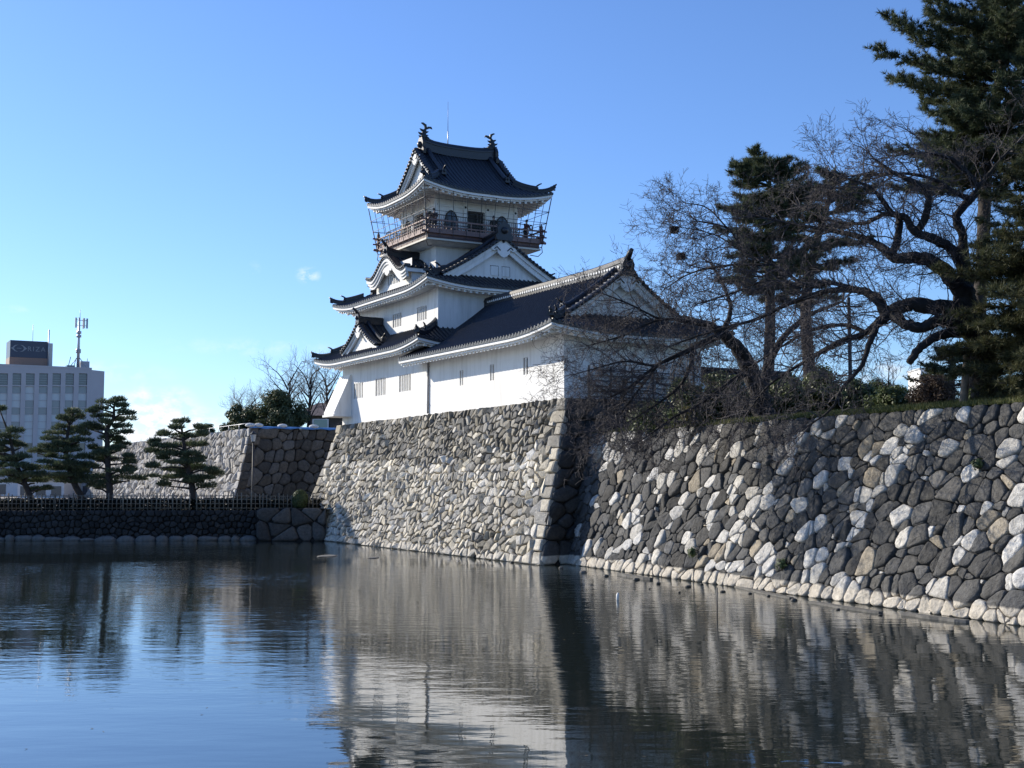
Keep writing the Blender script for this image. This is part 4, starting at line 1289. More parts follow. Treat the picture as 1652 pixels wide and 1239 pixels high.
# ------------------------------------------------------------------ trees
def leaf_mat(name, cols, rough=.6, trans=.25):
    m = bpy.data.materials.new(name); m.use_nodes = True
    t = m.node_tree; b = t.nodes['Principled BSDF']; out = t.nodes['Material Output']
    b.inputs['Roughness'].default_value = rough; b.inputs['Specular IOR Level'].default_value = .3
    geo = t.nodes.new('ShaderNodeNewGeometry')
    rp = t.nodes.new('ShaderNodeValToRGB')
    rp.color_ramp.elements[0].color = (*cols[0], 1); rp.color_ramp.elements[1].color = (*cols[-1], 1)
    for i, c in enumerate(cols[1:-1]):
        e = rp.color_ramp.elements.new((i + 1) / (len(cols) - 1)); e.color = (*c, 1)
    n = t.nodes.new('ShaderNodeTexNoise'); n.inputs['Scale'].default_value = .9; n.inputs['Detail'].default_value = 3
    t.links.new(geo.outputs['Position'], n.inputs['Vector'])
    mx = t.nodes.new('ShaderNodeMath'); mx.operation = 'MULTIPLY_ADD'
    t.links.new(geo.outputs['Random Per Island'], mx.inputs[0]); mx.inputs[1].default_value = .6
    sb = t.nodes.new('ShaderNodeMath'); sb.operation = 'MULTIPLY_ADD'; t.links.new(n.outputs['Fac'], sb.inputs[0]); sb.inputs[1].default_value = 1.2; sb.inputs[2].default_value = -.4
    t.links.new(sb.outputs[0], mx.inputs[2])
    t.links.new(mx.outputs[0], rp.inputs['Fac']); t.links.new(rp.outputs[0], b.inputs['Base Color'])
    if trans:
        tr = t.nodes.new('ShaderNodeBsdfTranslucent'); t.links.new(rp.outputs[0], tr.inputs['Color'])
        ms = t.nodes.new('ShaderNodeMixShader'); ms.inputs['Fac'].default_value = trans
        t.links.new(b.outputs[0], ms.inputs[1]); t.links.new(tr.outputs[0], ms.inputs[2]); t.links.new(ms.outputs[0], out.inputs['Surface'])
    return m
M['needle'] = leaf_mat('pine_needles', [(.036, .052, .030), (.075, .095, .050), (.15, .165, .085)])
M['needle_far'] = leaf_mat('clipped_pine_needles', [(.046, .068, .044), (.085, .112, .062), (.17, .19, .095)])
M['needle_olive'] = leaf_mat('olive_pine_needles', [(.034, .044, .022), (.066, .074, .034), (.135, .128, .060)])
M['broad'] = leaf_mat('evergreen_leaves', [(.034, .054, .020), (.078, .106, .040), (.16, .18, .075)], rough=.45)
M['broad_far'] = leaf_mat('far_evergreen_leaves', [(.035, .05, .022), (.07, .09, .04), (.14, .15, .07)], rough=.5)
M['broad_yellow'] = leaf_mat('yellowing_leaves', [(.05, .06, .02), (.14, .13, .045), (.26, .22, .08)], rough=.45)
M['brown_leaf'] = leaf_mat('dry_brown_leaves', [(.05, .035, .025), (.085, .058, .040), (.13, .09, .06)])
M['bark_pine'] = mat('pine_bark', (.040, .032, .028), .9, noise=.4, nscale=6, bump=.8, bscale=9, coords='Object')
M['bark_cherry'] = mat('cherry_bark', (.013, .011, .011), .85, noise=.4, nscale=5, bump=.9, bscale=8)
M['bark_pale'] = mat('pale_bark', (.22, .18, .14), .9, noise=.35, nscale=5, bump=.6, bscale=9)
M['twig'] = mat('winter_twigs', (.055, .048, .052), .8, noise=.3, nscale=2)
M['twig_far'] = mat('far_twigs', (.16, .135, .12), .85)

def unit(a): return a / np.maximum(np.linalg.norm(a, axis=-1, keepdims=True), 1e-9)
def blades(cen, dirs, ln, wd):
    """thin triangles: base centred at cen, tip along dirs"""
    n = len(cen)
    rnd = rng.normal(size=(n, 3)); side = unit(np.cross(dirs, rnd))
    ln = np.broadcast_to(np.asarray(ln), (n,))[:, None]; wd = np.broadcast_to(np.asarray(wd), (n,))[:, None]
    v = np.stack([cen - side * wd * .5, cen + side * wd * .5, cen + dirs * ln], 1).reshape(-1, 3)
    return v, np.arange(3 * n).reshape(-1, 3)
def leaves(cen, nor, ln, wd):
    n = len(cen)
    a = unit(np.cross(nor, rng.normal(size=(n, 3)))); b = np.cross(nor, a)
    ln = np.broadcast_to(np.asarray(ln), (n,))[:, None]; wd = np.broadcast_to(np.asarray(wd), (n,))[:, None]
    v = np.stack([cen - a * ln * .5, cen + b * wd * .5, cen + a * ln * .5, cen - b * wd * .5], 1).reshape(-1, 3)
    return v, np.arange(4 * n).reshape(-1, 4)
def seg_tubes(segs, sides=3):
    """segs: list of (p0, p1, r0, r1) as arrays"""
    A = np.array([s[0] for s in segs]); B_ = np.array([s[1] for s in segs]); r0 = np.array([s[2] for s in segs])[:, None]; r1 = np.array([s[3] for s in segs])[:, None]
    t = unit(B_ - A); ref = np.where(np.abs(t[:, 2:3]) > .9, np.array([[1., 0, 0]]), np.array([[0, 0, 1.]]))
    a = unit(np.cross(t, ref)); b = np.cross(t, a)
    rings = []
    for (P, r) in ((A, r0), (B_, r1)):
        for k in range(sides):
            an = 2 * math.pi * k / sides; rings.append(P + (a * math.cos(an) + b * math.sin(an)) * r)
    v = np.stack(rings, 1).reshape(-1, 3); n = len(segs); base = (np.arange(n) * 2 * sides)[:, None]
    f = np.concatenate([base + np.array([[k, (k + 1) % sides, sides + (k + 1) % sides, sides + k]]) for k in range(sides)], 0)
    return v, f
def smooth_path(pts, sub=5):
    """Catmull-Rom through (Vector, radius) points"""
    P = [np.array((*p[0], p[1])) for p in pts]
    P = [2 * P[0] - P[1]] + P + [2 * P[-1] - P[-2]]
    out = []
    for i in range(1, len(P) - 2):
        for k in range(sub):
            t = k / sub
            out.append(.5 * ((2 * P[i]) + (-P[i - 1] + P[i + 1]) * t + (2 * P[i - 1] - 5 * P[i] + 4 * P[i + 1] - P[i + 2]) * t * t + (-P[i - 1] + 3 * P[i] - 3 * P[i + 1] + P[i + 2]) * t ** 3))
    out.append(P[-2])
    return [(q[:3], max(q[3], .008)) for q in out]

def grow(segs, p, d, ln, r, lev, r_, up=.12, maxlev=3, wob=.28, kids=(7, 6, 5)):
    n = max(3, int(ln / (.34 if lev < 2 else .2)))
    st = ln / n; q = p.copy(); d = d / np.linalg.norm(d)
    for i in range(n):
        d = d + np.array([r_.gauss(0, wob), r_.gauss(0, wob), r_.gauss(0, wob) + up * .3]); d /= np.linalg.norm(d)
        e = q + d * st
        ra = r * (1 - .75 * i / n); rb = r * (1 - .75 * (i + 1) / n)
        segs.append((q, e, max(ra, .0065), max(rb, .005)))
        q = e
        if lev < maxlev and i >= (0 if lev else 1):
            k = kids[lev] / n
            k = int(k) + (1 if r_.random() < k - int(k) else 0)
            for _ in range(k):
                c = np.array([r_.gauss(0, 1), r_.gauss(0, 1), r_.gauss(0, 1)]); c -= d * c.dot(d); c /= np.linalg.norm(c) + 1e-9
                nd = d * r_.uniform(.4, .9) + c * r_.uniform(.5, .9) + np.array([0, 0, up])
                grow(segs, q, nd, ln * r_.uniform(.32, .55), max(rb * .6, .005), lev + 1, r_, up, maxlev, wob, kids)

def bare_tree(name, base, limbs, label, group, seed, spawn=.5, l0=(1.2, 2.4), maxlev=2, up=.1, bark='bark_cherry', twig='twig', skip_first=True, kids=(8, 6, 5), bias=(0, 0, 0), r0=.03, minspawn=.25, roots=True, cat='tree'):
    """limbs: list of lists of ((px, py), Y, radius)"""
    r_ = random.Random(seed)
    t = thing(name, base, label, cat, group)
    mb = MB(); segs = []
    for li, L in enumerate(limbs):
        stub = len(L) > 2 and L[-1][2] > .115 and li > 0
        path = smooth_path([(at(p[0], p[1], Y), rad) for (p, Y, rad) in L])
        pts = [tuple(np.array(p) + np.array([r_.gauss(0, 1), r_.gauss(0, 1), r_.gauss(0, 1)]) * rad * .10) for p, rad in path]
        mb.tube(pts, [rad * r_.uniform(.93, 1.09) for p, rad in path], 9 if path[0][1] > .12 else 6)
        nosp = (li == 0 and skip_first)
        if nosp or stub: continue
        tot = 0; nxt = minspawn
        for i in range(1, len(path)):
            a, b = path[i - 1][0], path[i][0]
            tot += np.linalg.norm(b - a)
            while tot > nxt:
                frac = i / len(path)
                d = b - a; d = d / (np.linalg.norm(d) + 1e-9)
                c = np.array([r_.gauss(0, 1), r_.gauss(0, .8), r_.gauss(0, 1)]); c -= d * c.dot(d); c /= np.linalg.norm(c) + 1e-9
                nd = d * r_.uniform(.2, .9) + c * r_.uniform(.6, 1) + np.array([0, 0, up]) + np.array(bias)
                grow(segs, np.array(b, dtype=float), nd, r_.uniform(*l0), min(r0, path[i][1] * .7), 0, r_, up, maxlev, kids=kids)
                nxt += spawn * r_.uniform(.6, 1.4)
        d = path[-1][0] - path[-2][0]
        if path[-1][1] < .1:
            for _ in range(3): grow(segs, np.array(path[-1][0]), d / (np.linalg.norm(d) + 1e-9) + np.array([r_.gauss(0, .35) for _ in range(3)]), r_.uniform(*l0), path[-1][1] * .8, 0, r_, up, maxlev, kids=kids)
    mb.build('trunk', M[bark], t, t.location)
    if segs:
        v, f = seg_tubes(segs)
        np_mesh('twigs', v, f, M[twig], t, t.location, smooth=True)
    return t, len(segs)

def Z7(x, y): return (1040 + x / 2.382, 180 + y / 2.382)      # pixel read from an enlargement of the right-hand trees
YC = 41.0
g = lambda x, y, Y, r: (Z7(x, y), Y, r * .88)
cherry_limbs = [
    [g(1330, 1180, YC, .62), g(1310, 1080, YC, .50), g(1300, 960, YC, .46), g(1275, 850, YC, .46), g(1240, 740, YC, .42), g(1225, 660, YC + .2, .30)],
    # great limb level to the left
    [g(1250, 790, YC, .36), g(1180, 755, YC - .2, .32), g(1100, 748, YC - .4, .29), g(1010, 742, YC - .3, .26), g(930, 770, YC, .24), g(890, 715, YC + .3, .19), g(830, 688, YC + .8, .15), g(700, 690, YC + 1.6, .11), g(560, 735, YC + 2.6, .09), g(420, 800, YC + 3.6, .07), g(240, 850, YC + 4.6, .05), g(90, 905, YC + 5.4, .03)],
    # second level limb below it
    [g(1260, 840, YC, .28), g(1200, 812, YC - .5, .24), g(1130, 800, YC - .8, .21), g(1060, 832, YC - .9, .20), g(990, 810, YC - .7, .19), g(935, 785, YC - .2, .18), g(850, 850, YC, .13), g(740, 890, YC + .4, .10), g(600, 970, YC + 1, .07), g(480, 1050, YC + 1.4, .045), g(400, 1150, YC + 1.8, .03)],
    # cut stub
    [g(1265, 860, YC - .2, .25), g(1190, 845, YC - .8, .2), g(1120, 868, YC - 1.3, .17), g(1060, 905, YC - 1.6, .14), g(1018, 965, YC - 1.8, .135)],
    # arching limb up and left
    [g(1240, 720, YC, .34), g(1190, 650, YC - .3, .30), g(1120, 585, YC - .5, .27), g(1040, 560, YC - .3, .23), g(960, 560, YC, .20), g(900, 515, YC + .5, .15), g(820, 480, YC + 1, .11), g(700, 455, YC + 1.8, .08), g(560, 430, YC + 2.6, .055), g(420, 400, YC + 3.2, .035)],
    [g(950, 555, YC, .16), g(975, 480, YC + .3, .14), g(975, 405, YC + .6, .12), g(920, 395, YC + 1, .09), g(840, 430, YC + 1.5, .07), g(720, 420, YC + 2.2, .05), g(600, 370, YC + 3, .03)],
    # limb from the upper trunk
    [g(1235, 700, YC + .2, .28), g(1228, 600, YC + .4, .25), g(1180, 530, YC + .2, .20), g(1110, 490, YC, .18), g(1040, 462, YC, .16), g(1000, 405, YC + .1, .14), g(950, 390, YC + .2, .11), g(880, 300, YC + .4, .07), g(800, 265, YC + .8, .05), g(735, 245, YC + 1.2, .03)],
    [g(1045, 462, YC, .15), g(1085, 390, YC - .2, .14), g(1085, 310, YC - .3, .12), g(1020, 265, YC - .3, .10), g(950, 230, YC - .2, .08), g(900, 195, YC, .05), g(865, 165, YC + .2, .03)],
    [g(1228, 640, YC + .3, .22), g(1222, 480, YC + .6, .18), g(1200, 405, YC + .7, .16), g(1260, 330, YC + .6, .14), g(1280, 290, YC + .5, .12), g(1200, 200, YC + .3, .10), g(1160, 175, YC + .2, .07), g(1090, 160, YC, .05), g(1000, 165, YC, .03)],
    [g(1255, 335, YC + .6, .11), g(1200, 315, YC + .6, .10), g(1120, 265, YC + .8, .08), g(1020, 240, YC + 1, .055), g(900, 240, YC + 1.4, .04), g(760, 250, YC + 1.8, .025)],
    [g(1275, 300, YC + .5, .10), g(1330, 230, YC + .3, .08), g(1390, 160, YC, .05), g(1430, 120, YC, .03)],
    # hanging boughs that trail over the wall
    [g(930, 790, YC - .2, .15), g(890, 830, YC - .6, .13), g(860, 900, YC - .9, .11), g(830, 985, YC - 1.1, .08), g(760, 1060, YC - 1.2, .06), g(720, 1140, YC - 1.2, .045), g(640, 1200, YC - 1, .03)],
    [g(840, 690, YC + .8, .10), g(720, 660, YC + 1.4, .08), g(620, 670, YC + 2, .07), g(500, 590, YC + 3, .06), g(390, 545, YC + 4, .05), g(320, 450, YC + 4.6, .04), g(200, 420, YC + 5.2, .03)],
    [g(500, 590, YC + 3, .05), g(330, 590, YC + 4, .045), g(180, 620, YC + 5, .035), g(80, 680, YC + 5.6, .02)],
    [g(320, 450, YC + 4.6, .035), g(240, 370, YC + 5, .03), g(150, 350, YC + 5.4, .02)],
    [g(390, 545, YC + 4, .04), g(260, 470, YC + 5, .03), g(110, 440, YC + 5.8, .02)],
    [g(600, 680, YC + 2, .06), g(470, 650, YC + 3, .05), g(330, 700, YC + 4, .04), g(200, 740, YC + 4.6, .025)],
    [g(860, 850, YC, .09), g(760, 820, YC + .6, .07), g(620, 850, YC + 1.4, .05), g(500, 920, YC + 2, .035), g(380, 1000, YC + 2.4, .025)],
]
cherry, ns = bare_tree('cherry_tree', at(1585, 668, YC), cherry_limbs, 'big leafless cherry tree with long low limbs spreading left above the moat wall', 'bare cherry trees', 21,
                   spawn=.21, l0=(.8, 1.9), maxlev=2, up=.02, bias=(-.25, 0, -.04), kids=(10, 8, 5))
print('TWIGS', ns)
YD = 50.5
cherry2_limbs = [
    [g(470, 1200, YD, .55), g(450, 1120, YD, .48), g(415, 1020, YD - .3, .40), g(370, 930, YD - .6, .34), g(315, 865, YD - .9, .26), g(290, 850, YD - 1, .2)],
    [g(300, 855, YD - 1, .2), g(220, 890, YD - 1.4, .15), g(140, 930, YD - 1.8, .11), g(40, 980, YD - 2.2, .07), g(-60, 1060, YD - 2.6, .05), g(-140, 1100, YD - 2.8, .03)],
    [g(320, 880, YD - .9, .18), g(260, 830, YD - 1, .14), g(180, 810, YD - 1.2, .10), g(60, 800, YD - 1.6, .06), g(-80, 860, YD - 2, .04), g(-220, 900, YD - 2.2, .025)],
    [g(450, 1080, YD, .26), g(480, 960, YD + .3, .2), g(540, 860, YD + .6, .15), g(640, 780, YD + 1, .1), g(760, 730, YD + 1.4, .06)],
    [g(190, 900, YD - 1.5, .12), g(170, 990, YD - 2, .09), g(130, 1060, YD - 2.3, .07), g(40, 1130, YD - 2.6, .05), g(-60, 1190, YD - 2.8, .035), g(-150, 1230, YD - 3, .025)],
    [g(60, 960, YD - 2, .07), g(0, 1040, YD - 2.4, .06), g(-70, 1130, YD - 2.8, .045), g(-120, 1200, YD - 3, .03)],
    [g(60, 800, YD - 1.6, .05), g(-60, 740, YD - 1.8, .04), g(-160, 700, YD - 2, .025)],
    [g(400, 1000, YD - .3, .16), g(330, 1040, YD - 1, .11), g(220, 1120, YD - 1.6, .07), g(120, 1170, YD - 2, .05), g(20, 1240, YD - 2.4, .03)],
    [g(300, 850, YD - .9, .14), g(330, 760, YD - .6, .1), g(300, 660, YD - .4, .07), g(250, 580, YD - .2, .04)],
    [g(40, 980, YD - 2.2, .06), g(-70, 960, YD - 2.4, .045), g(-180, 985, YD - 2.6, .03), g(-270, 1010, YD - 2.7, .02)],
]
cherry2, ns2 = bare_tree('cherry_tree', at(1232, 700, YD), cherry2_limbs, 'leaning leafless cherry tree whose drooping boughs hang in front of the wing end wall', 'bare cherry trees', 22,
                    spawn=.17, l0=(.9, 2.1), maxlev=2, up=.0, bias=(-.2, 0, -.12), kids=(10, 8, 5))
print('TWIGS', ns2)

# --- clipped garden pines on the far bank
def cloud_pine(trunk, pads, Y, label, seed, k=1.0, group='clipped pines along the far bank'):
    r_ = random.Random(seed)
    base = at(trunk[0][0], trunk[0][1], Y); base.z = 1.9
    t = thing('pine_tree', base, label, 'pine tree', group)
    mb = MB()
    path = smooth_path([(at(x, y, Y), r) for (x, y, r) in trunk])
    mb.tube([tuple(p) for p, r in path], [r for p, r in path], 8)
    V, Fc = [], []; nv = 0
    for (x, y, w) in pads:
        Yp = Y + r_.uniform(-1.0, 1.0) * min(1, w / 25)
        c = np.array(at(x, y, Yp)); s = Y / F_PX
        hw = w * s / 2 * 1.2
        # bough to the pad
        tp = min(path, key=lambda q: abs(q[0][2] - (c[2] - .35)))[0]
        if np.linalg.norm(tp - c) > .3:
            mid = (tp + c) / 2 + np.array([0, 0, .12 * r_.uniform(-1, 1)])
            mb.tube([tuple(tp), tuple(mid), tuple(c + np.array([0, 0, -.1]))], [.09, .065, .04], 5)
        # several smaller cushions make up one pad
        nl = max(3, int(hw / .28))
        for _ in range(nl):
            o = np.array([r_.uniform(-1, 1) * hw * .75, r_.uniform(-1, 1) * hw * .6, r_.uniform(-.10, .08)])
            rx = r_.uniform(.50, .75) * max(.6, min(hw, 1.1)); rz = r_.uniform(.18, .30)
            n = int(230 * rx / .5)
            d = unit(rng.normal(size=(n, 3))); d[:, 2] = np.abs(d[:, 2]) * np.where(rng.random(n) < .8, 1, -.35)
            rad = rng.random((n, 1)) ** .4
            p = c + o + d * rad * np.array([rx, rx, rz])
            dr = unit(d * np.array([.9, .9, .6]) + np.array([0, 0, .55]) + rng.normal(size=(n, 3)) * .35)
            v, f = blades(p, dr, rng.uniform(.14, .26, n), rng.uniform(.05, .085, n))
            V.append(v); Fc.append(f + nv); nv += len(v)
    mb.build('trunk', M['bark_pine'], t, t.location)
    np_mesh('crown', np.concatenate(V), np.concatenate(Fc), M['needle_far'], t, t.location)
    return t
def zp(lst, sx, ox, oy): return [(ox + x / sx, oy + y / sx, w / sx) for (x, y, w) in lst]
P1 = [(0, 235, 60), (150, 445, 120), (60, 500, 160), (100, 560, 200), (200, 590, 120), (40, 640, 180), (240, 690, 120), (100, 720, 180), (160, 780, 200), (320, 800, 200), (60, 850, 180), (260, 870, 280), (400, 860, 120), (150, 920, 240), (330, 930, 220), (420, 990, 100), (330, 1010, 140), (0, 780, 120), (-40, 560, 150), (-60, 700, 200), (-120, 450, 160), (-160, 620, 200), (-100, 850, 240)]
P2 = [(700, 265, 150), (720, 295, 130), (620, 325, 130), (700, 335, 120), (600, 415, 120), (720, 430, 110), (560, 480, 180), (770, 470, 110), (500, 525, 180), (760, 540, 180), (640, 560, 120), (560, 580, 120), (660, 600, 120), (440, 600, 160), (360, 645, 200), (600, 640, 260), (500, 680, 120), (700, 700, 200), (520, 750, 220), (700, 760, 250), (620, 800, 250), (760, 830, 200), (650, 870, 300), (540, 900, 150), (800, 900, 220), (680, 930, 200)]
P3 = [(1120, 160, 100), (1010, 180, 120), (960, 225, 150), (1180, 205, 110), (880, 260, 90), (1200, 275, 120), (940, 310, 160), (1190, 335, 130), (1000, 360, 120), (890, 395, 190), (1140, 395, 140), (900, 430, 220), (1150, 455, 160), (980, 505, 100), (1130, 520, 180), (1160, 570, 120), (900, 610, 140), (1140, 620, 160), (1000, 660, 260), (1190, 690, 140), (920, 720, 260), (1180, 740, 200), (880, 790, 220), (1250, 800, 130), (1150, 840, 200), (900, 880, 260), (1230, 905, 220), (1000, 930, 250), (900, 980, 160)]
P4 = [(480, 440, 100), (440, 480, 130), (590, 480, 110), (400, 530, 140), (520, 540, 140), (610, 530, 70), (290, 580, 70), (350, 610, 150), (480, 600, 200), (580, 600, 120), (310, 640, 110), (430, 660, 220), (560, 660, 150), (340, 700, 120), (480, 720, 260), (580, 700, 110), (320, 750, 120), (450, 780, 230), (600, 760, 150), (680, 770, 120), (730, 800, 140), (360, 830, 140), (500, 830, 150), (640, 830, 160), (400, 880, 120), (660, 890, 110), (560, 860, 100)]
cloud_pine([(54, 822, .28), (50, 805, .24), (42, 785, .2), (25, 745, .15), (15, 700, .09)], zp(P1, 5.9, 0, 620), 88, 'dark clipped pine cut off by the left edge, in front of the tall building', 31)
cloud_pine([(136, 822, .28), (130, 800, .25), (120, 780, .22), (108, 740, .17), (108, 710, .13), (113, 680, .08), (118, 665, .05)], zp(P2, 5.9, 0, 620), 88.6, 'clipped pine with a bent foot and flat pads below the roof antenna mast', 32)
cloud_pine([(177, 825, .27), (177, 790, .25), (174, 750, .21), (173, 710, .19), (173, 692, .17), (183, 675, .12), (184, 655, .07), (188, 646, .04)], zp(P3, 5.9, 0, 620), 88, 'tallest clipped pine, straight trunk and thin tiered pads against the white cloud', 33)
cloud_pine([(318, 822, .3), (312, 800, .26), (309, 780, .22), (300, 740, .18), (296, 710, .12), (292, 685, .06)], zp(P4, 4.347, 180, 580), 87.5, 'broad clipped pine standing alone in front of the pale slanting far wall', 34)

# --- tall pines: whorls of boughs carrying tufts of needles
def tuft_pine(base, trunk, tiers, label, seed, needle='needle', bark='bark_pine', nl=.17, nw=.02, tufts=1.0, per=16, group=None, droop=.0, bough_r=.07, name='pine_tree'):
    """trunk: [(point, radius)], tiers: list of (height point, number of boughs, reach, rise, azimuth range)"""
    r_ = random.Random(seed)
    t = thing(name, base, label, 'pine tree', group)
    mb = MB(); mb.tube([tuple(p) for p, r in smooth_path(trunk)], [r for p, r in smooth_path(trunk)], 9)
    C, D = [], []; segs = []
    for (p0, nb, reach, rise, (a0, a1)) in tiers:
        for b in range(nb):
            az = R(a0 + (a1 - a0) * (b + r_.uniform(.1, .9)) / nb)
            rc = reach * (r_.uniform(.55, 1.12) if r_.random() < .8 else r_.uniform(1.0, 1.3))
            h = np.array([math.cos(az), math.sin(az), 0.0])
            p = np.array(p0) + np.array([0, 0, r_.uniform(-.55, .55)])
            n = max(5, int(rc / .35)); q = p.copy(); path = [q.copy()]
            for i in range(n):
                f = (i + 1) / n
                dv = h + np.array([0, 0, rise * (.2 + 1.3 * f * f) - droop * (1 - f)]) + np.array([r_.gauss(0, .16), r_.gauss(0, .16), r_.gauss(0, .10)])
                dv /= np.linalg.norm(dv)
                e = q + dv * rc / n
                segs.append((q, e, max(.012, bough_r * (1 - .8 * i / n)), max(.01, bough_r * (1 - .8 * (i + 1) / n))))
                # side twigs, longer towards the middle of the bough
                if f > .22:
                    for s_ in range(int(5.0 * tufts + r_.random())):
                        sd = np.array([-h[1], h[0], 0]) * r_.choice((-1, 1))
                        tw = dv * r_.uniform(.4, 1) + sd * r_.uniform(.4, 1.1) + np.array([0, 0, r_.uniform(-.15, .5)]); tw /= np.linalg.norm(tw)
                        tl = r_.uniform(.25, .75) * (1.15 - .5 * f) * min(1.2, .5 + rc / 4)
                        m_ = max(2, int(tl / .13)); z = e.copy()
                        segs.append((e, e + tw * tl, .012, .007))
                        for k in range(m_):
                            C.append(e + tw * tl * (k + 1) / m_ + np.array([r_.gauss(0, .03) for _ in range(3)])); D.append(tw + np.array([0, 0, .25]))
                C.append(e.copy()); D.append(dv.copy())
                q = e
    C = np.array(C); D = unit(np.array(D))
    N = len(C)
    cc = np.repeat(C, per, 0); dd = np.repeat(D, per, 0)
    dirs = unit(dd * .9 + rng.normal(size=(N * per, 3)) * .62)
    v, f = blades(cc - dd * .03, dirs, rng.uniform(nl * .7, nl * 1.2, N * per), rng.uniform(nw * .7, nw * 1.3, N * per))
    mb.build('trunk', M[bark], t, t.location)
    sv, sf = seg_tubes(segs, 4); np_mesh('boughs', sv, sf, M[bark], t, t.location, True)
    np_mesh('crown', v, f, M[needle], t, t.location)
    return t, N
YB = 46.0
bx = lambda x, y, Y: at(x, y, Y)
def tiers_px(cx, Y, rows): return [(np.array(at(x if x is not None else cx, y, Y)), nb, rc, rs, az) for (x, y, nb, rc, rs, az) in rows]
full = (0, 360); leftish = (100, 280)
pb_trunk = [(at(1562, 668, YB), .30), (at(1575, 560, YB), .27), (at(1585, 420, YB), .25), (at(1590, 300, YB), .23), (at(1600, 200, YB), .2), (at(1620, 90, YB), .17), (at(1640, -20, YB), .13), (at(1650, -200, YB), .05)]
t_, n_ = tuft_pine(at(1562, 668, YB), pb_trunk, tiers_px(1600, YB, [
    (1606, 290, 9, 3.0, .02, full), (1608, 268, 11, 3.5, .08, full), (1611, 240, 12, 3.8, .12, full), (1614, 212, 12, 4.0, .16, full), (1618, 180, 12, 4.0, .22, full), (1622, 148, 12, 4.0, .28, full), (1627, 112, 12, 4.0, .32, full), (1632, 76, 12, 3.7, .38, full),
    (1637, 40, 12, 3.4, .42, full), (1642, 5, 12, 3.1, .48, full), (1640, -35, 10, 2.8, .5, full), (1643, -80, 9, 2.4, .55, full), (1646, -130, 8, 1.8, .6, full), (1649, -180, 6, 1.2, .7, full)]),
    'very tall dark pine whose upper crown fills the top right corner', 41, nl=.23, nw=.026, tufts=1.55, per=22, group='tall pines on the right bank', bough_r=.05)
print('TUFTS', n_)
YL = 38.6
t_, n2_ = tuft_pine(at(1705, 672, YL), [(at(1705, 672, YL), .3), (at(1700, 500, YL), .25), (at(1695, 350, YL), .2), (at(1690, 250, YL), .12), (at(1690, 190, YL), .06)], tiers_px(1700, YL, [
    (1700, 630, 8, 2.0, -.15, (60, 300)), (1700, 600, 10, 2.5, -.15, (60, 300)), (1700, 570, 11, 2.8, -.10, (60, 300)), (1700, 535, 12, 3.0, -.05, (60, 300)), (1700, 500, 12, 3.1, -.02, (60, 300)), (1700, 465, 12, 3.0, 0, (60, 300)), (1698, 430, 12, 2.9, .05, (60, 300)), (1698, 395, 12, 2.7, .1, (60, 300)), (1696, 355, 10, 2.2, .2, full), (1694, 310, 9, 1.7, .3, full), (1692, 260, 7, 1.2, .4, full)]),
    'dark olive pine at the right edge whose drooping boughs cover the cherry trunk', 42, needle='needle_olive', nl=.23, nw=.020, tufts=1.05, per=20, group='tall pines on the right bank', droop=.25, bough_r=.05)
print('TUFTS', n2_)
YA = 62.0
tuft_pine(at(1236, 690, YA), [(at(1236, 690, YA), .34), (at(1240, 600, YA), .3), (at(1243, 500, YA), .26), (at(1240, 420, YA), .22), (at(1240, 340, YA), .15), (at(1243, 262, YA), .05)], tiers_px(1240, YA, [
    (None, 480, 5, 1.3, .0, full), (None, 452, 7, 1.8, .03, full), (None, 425, 9, 2.2, .05, full), (None, 400, 9, 2.3, .08, full), (None, 372, 9, 2.3, .1, full), (None, 346, 9, 2.2, .15, full), (None, 320, 9, 2.0, .2, full), (None, 296, 8, 1.9, .25, full), (None, 282, 8, 1.5, .35, full), (None, 268, 6, 1.0, .5, full)]),
    'tall pine with a flat topped bushy crown standing behind the bare cherry twigs', 43, nl=.28, nw=.036, tufts=1.3, per=20, group='tall pines on the right bank')
YA2 = 66.0
tuft_pine(at(1308, 690, YA2), [(at(1308, 690, YA2), .38), (at(1306, 600, YA2), .34), (at(1300, 500, YA2), .3), (at(1310, 420, YA2), .25), (at(1335, 330, YA2), .15), (at(1350, 285, YA2), .06)], tiers_px(1340, YA2, [
    (1300, 470, 6, 2.0, .0, full), (1306, 430, 7, 2.3, .05, full), (1320, 390, 8, 2.6, .1, full), (1330, 350, 8, 2.6, .15, full), (1340, 320, 8, 2.4, .2, full), (1348, 296, 7, 1.7, .3, full)]),
    'rounder pine behind the middle of the cherry branches, right of the flat topped pine', 44, nl=.28, nw=.036, tufts=1.3, per=20, group='tall pines on the right bank')
YK = 58.0
tuft_pine(at(1535, 668, YK), [(at(1535, 668, YK), .2), (at(1535, 600, YK), .14), (at(1537, 565, YK), .05)], tiers_px(1535, YK, [
    (None, 645, 9, 2.0, .06, full), (None, 628, 9, 2.1, .06, full), (None, 610, 8, 1.7, .1, full), (None, 594, 8, 1.4, .12, full), (None, 580, 7, 1.1, .15, full), (None, 568, 5, .6, .3, full)]),
    'low blue green cedar with flat layered branches just left of the cherry trunk', 45, nl=.14, nw=.035, tufts=1.3, per=12, bough_r=.03, name='cedar_tree')
# pale slim trunk in front of the cherry foot
mb = MB(); p = smooth_path([(at(1553, 664, 40.2), .17), (at(1555, 640, 40.2), .14), (at(1558, 600, 40.3), .12), (at(1560, 560, 40.5), .10)])
mb.tube([tuple(q) for q, r in p], [r for q, r in p], 8)
b0 = at(1553, 668, 40.2); o = thing('slender_tree', b0, 'slim pale tree trunk standing against the dark foot of the big cherry', 'tree'); mb.build('trunk', M['bark_pale'], o, b0)

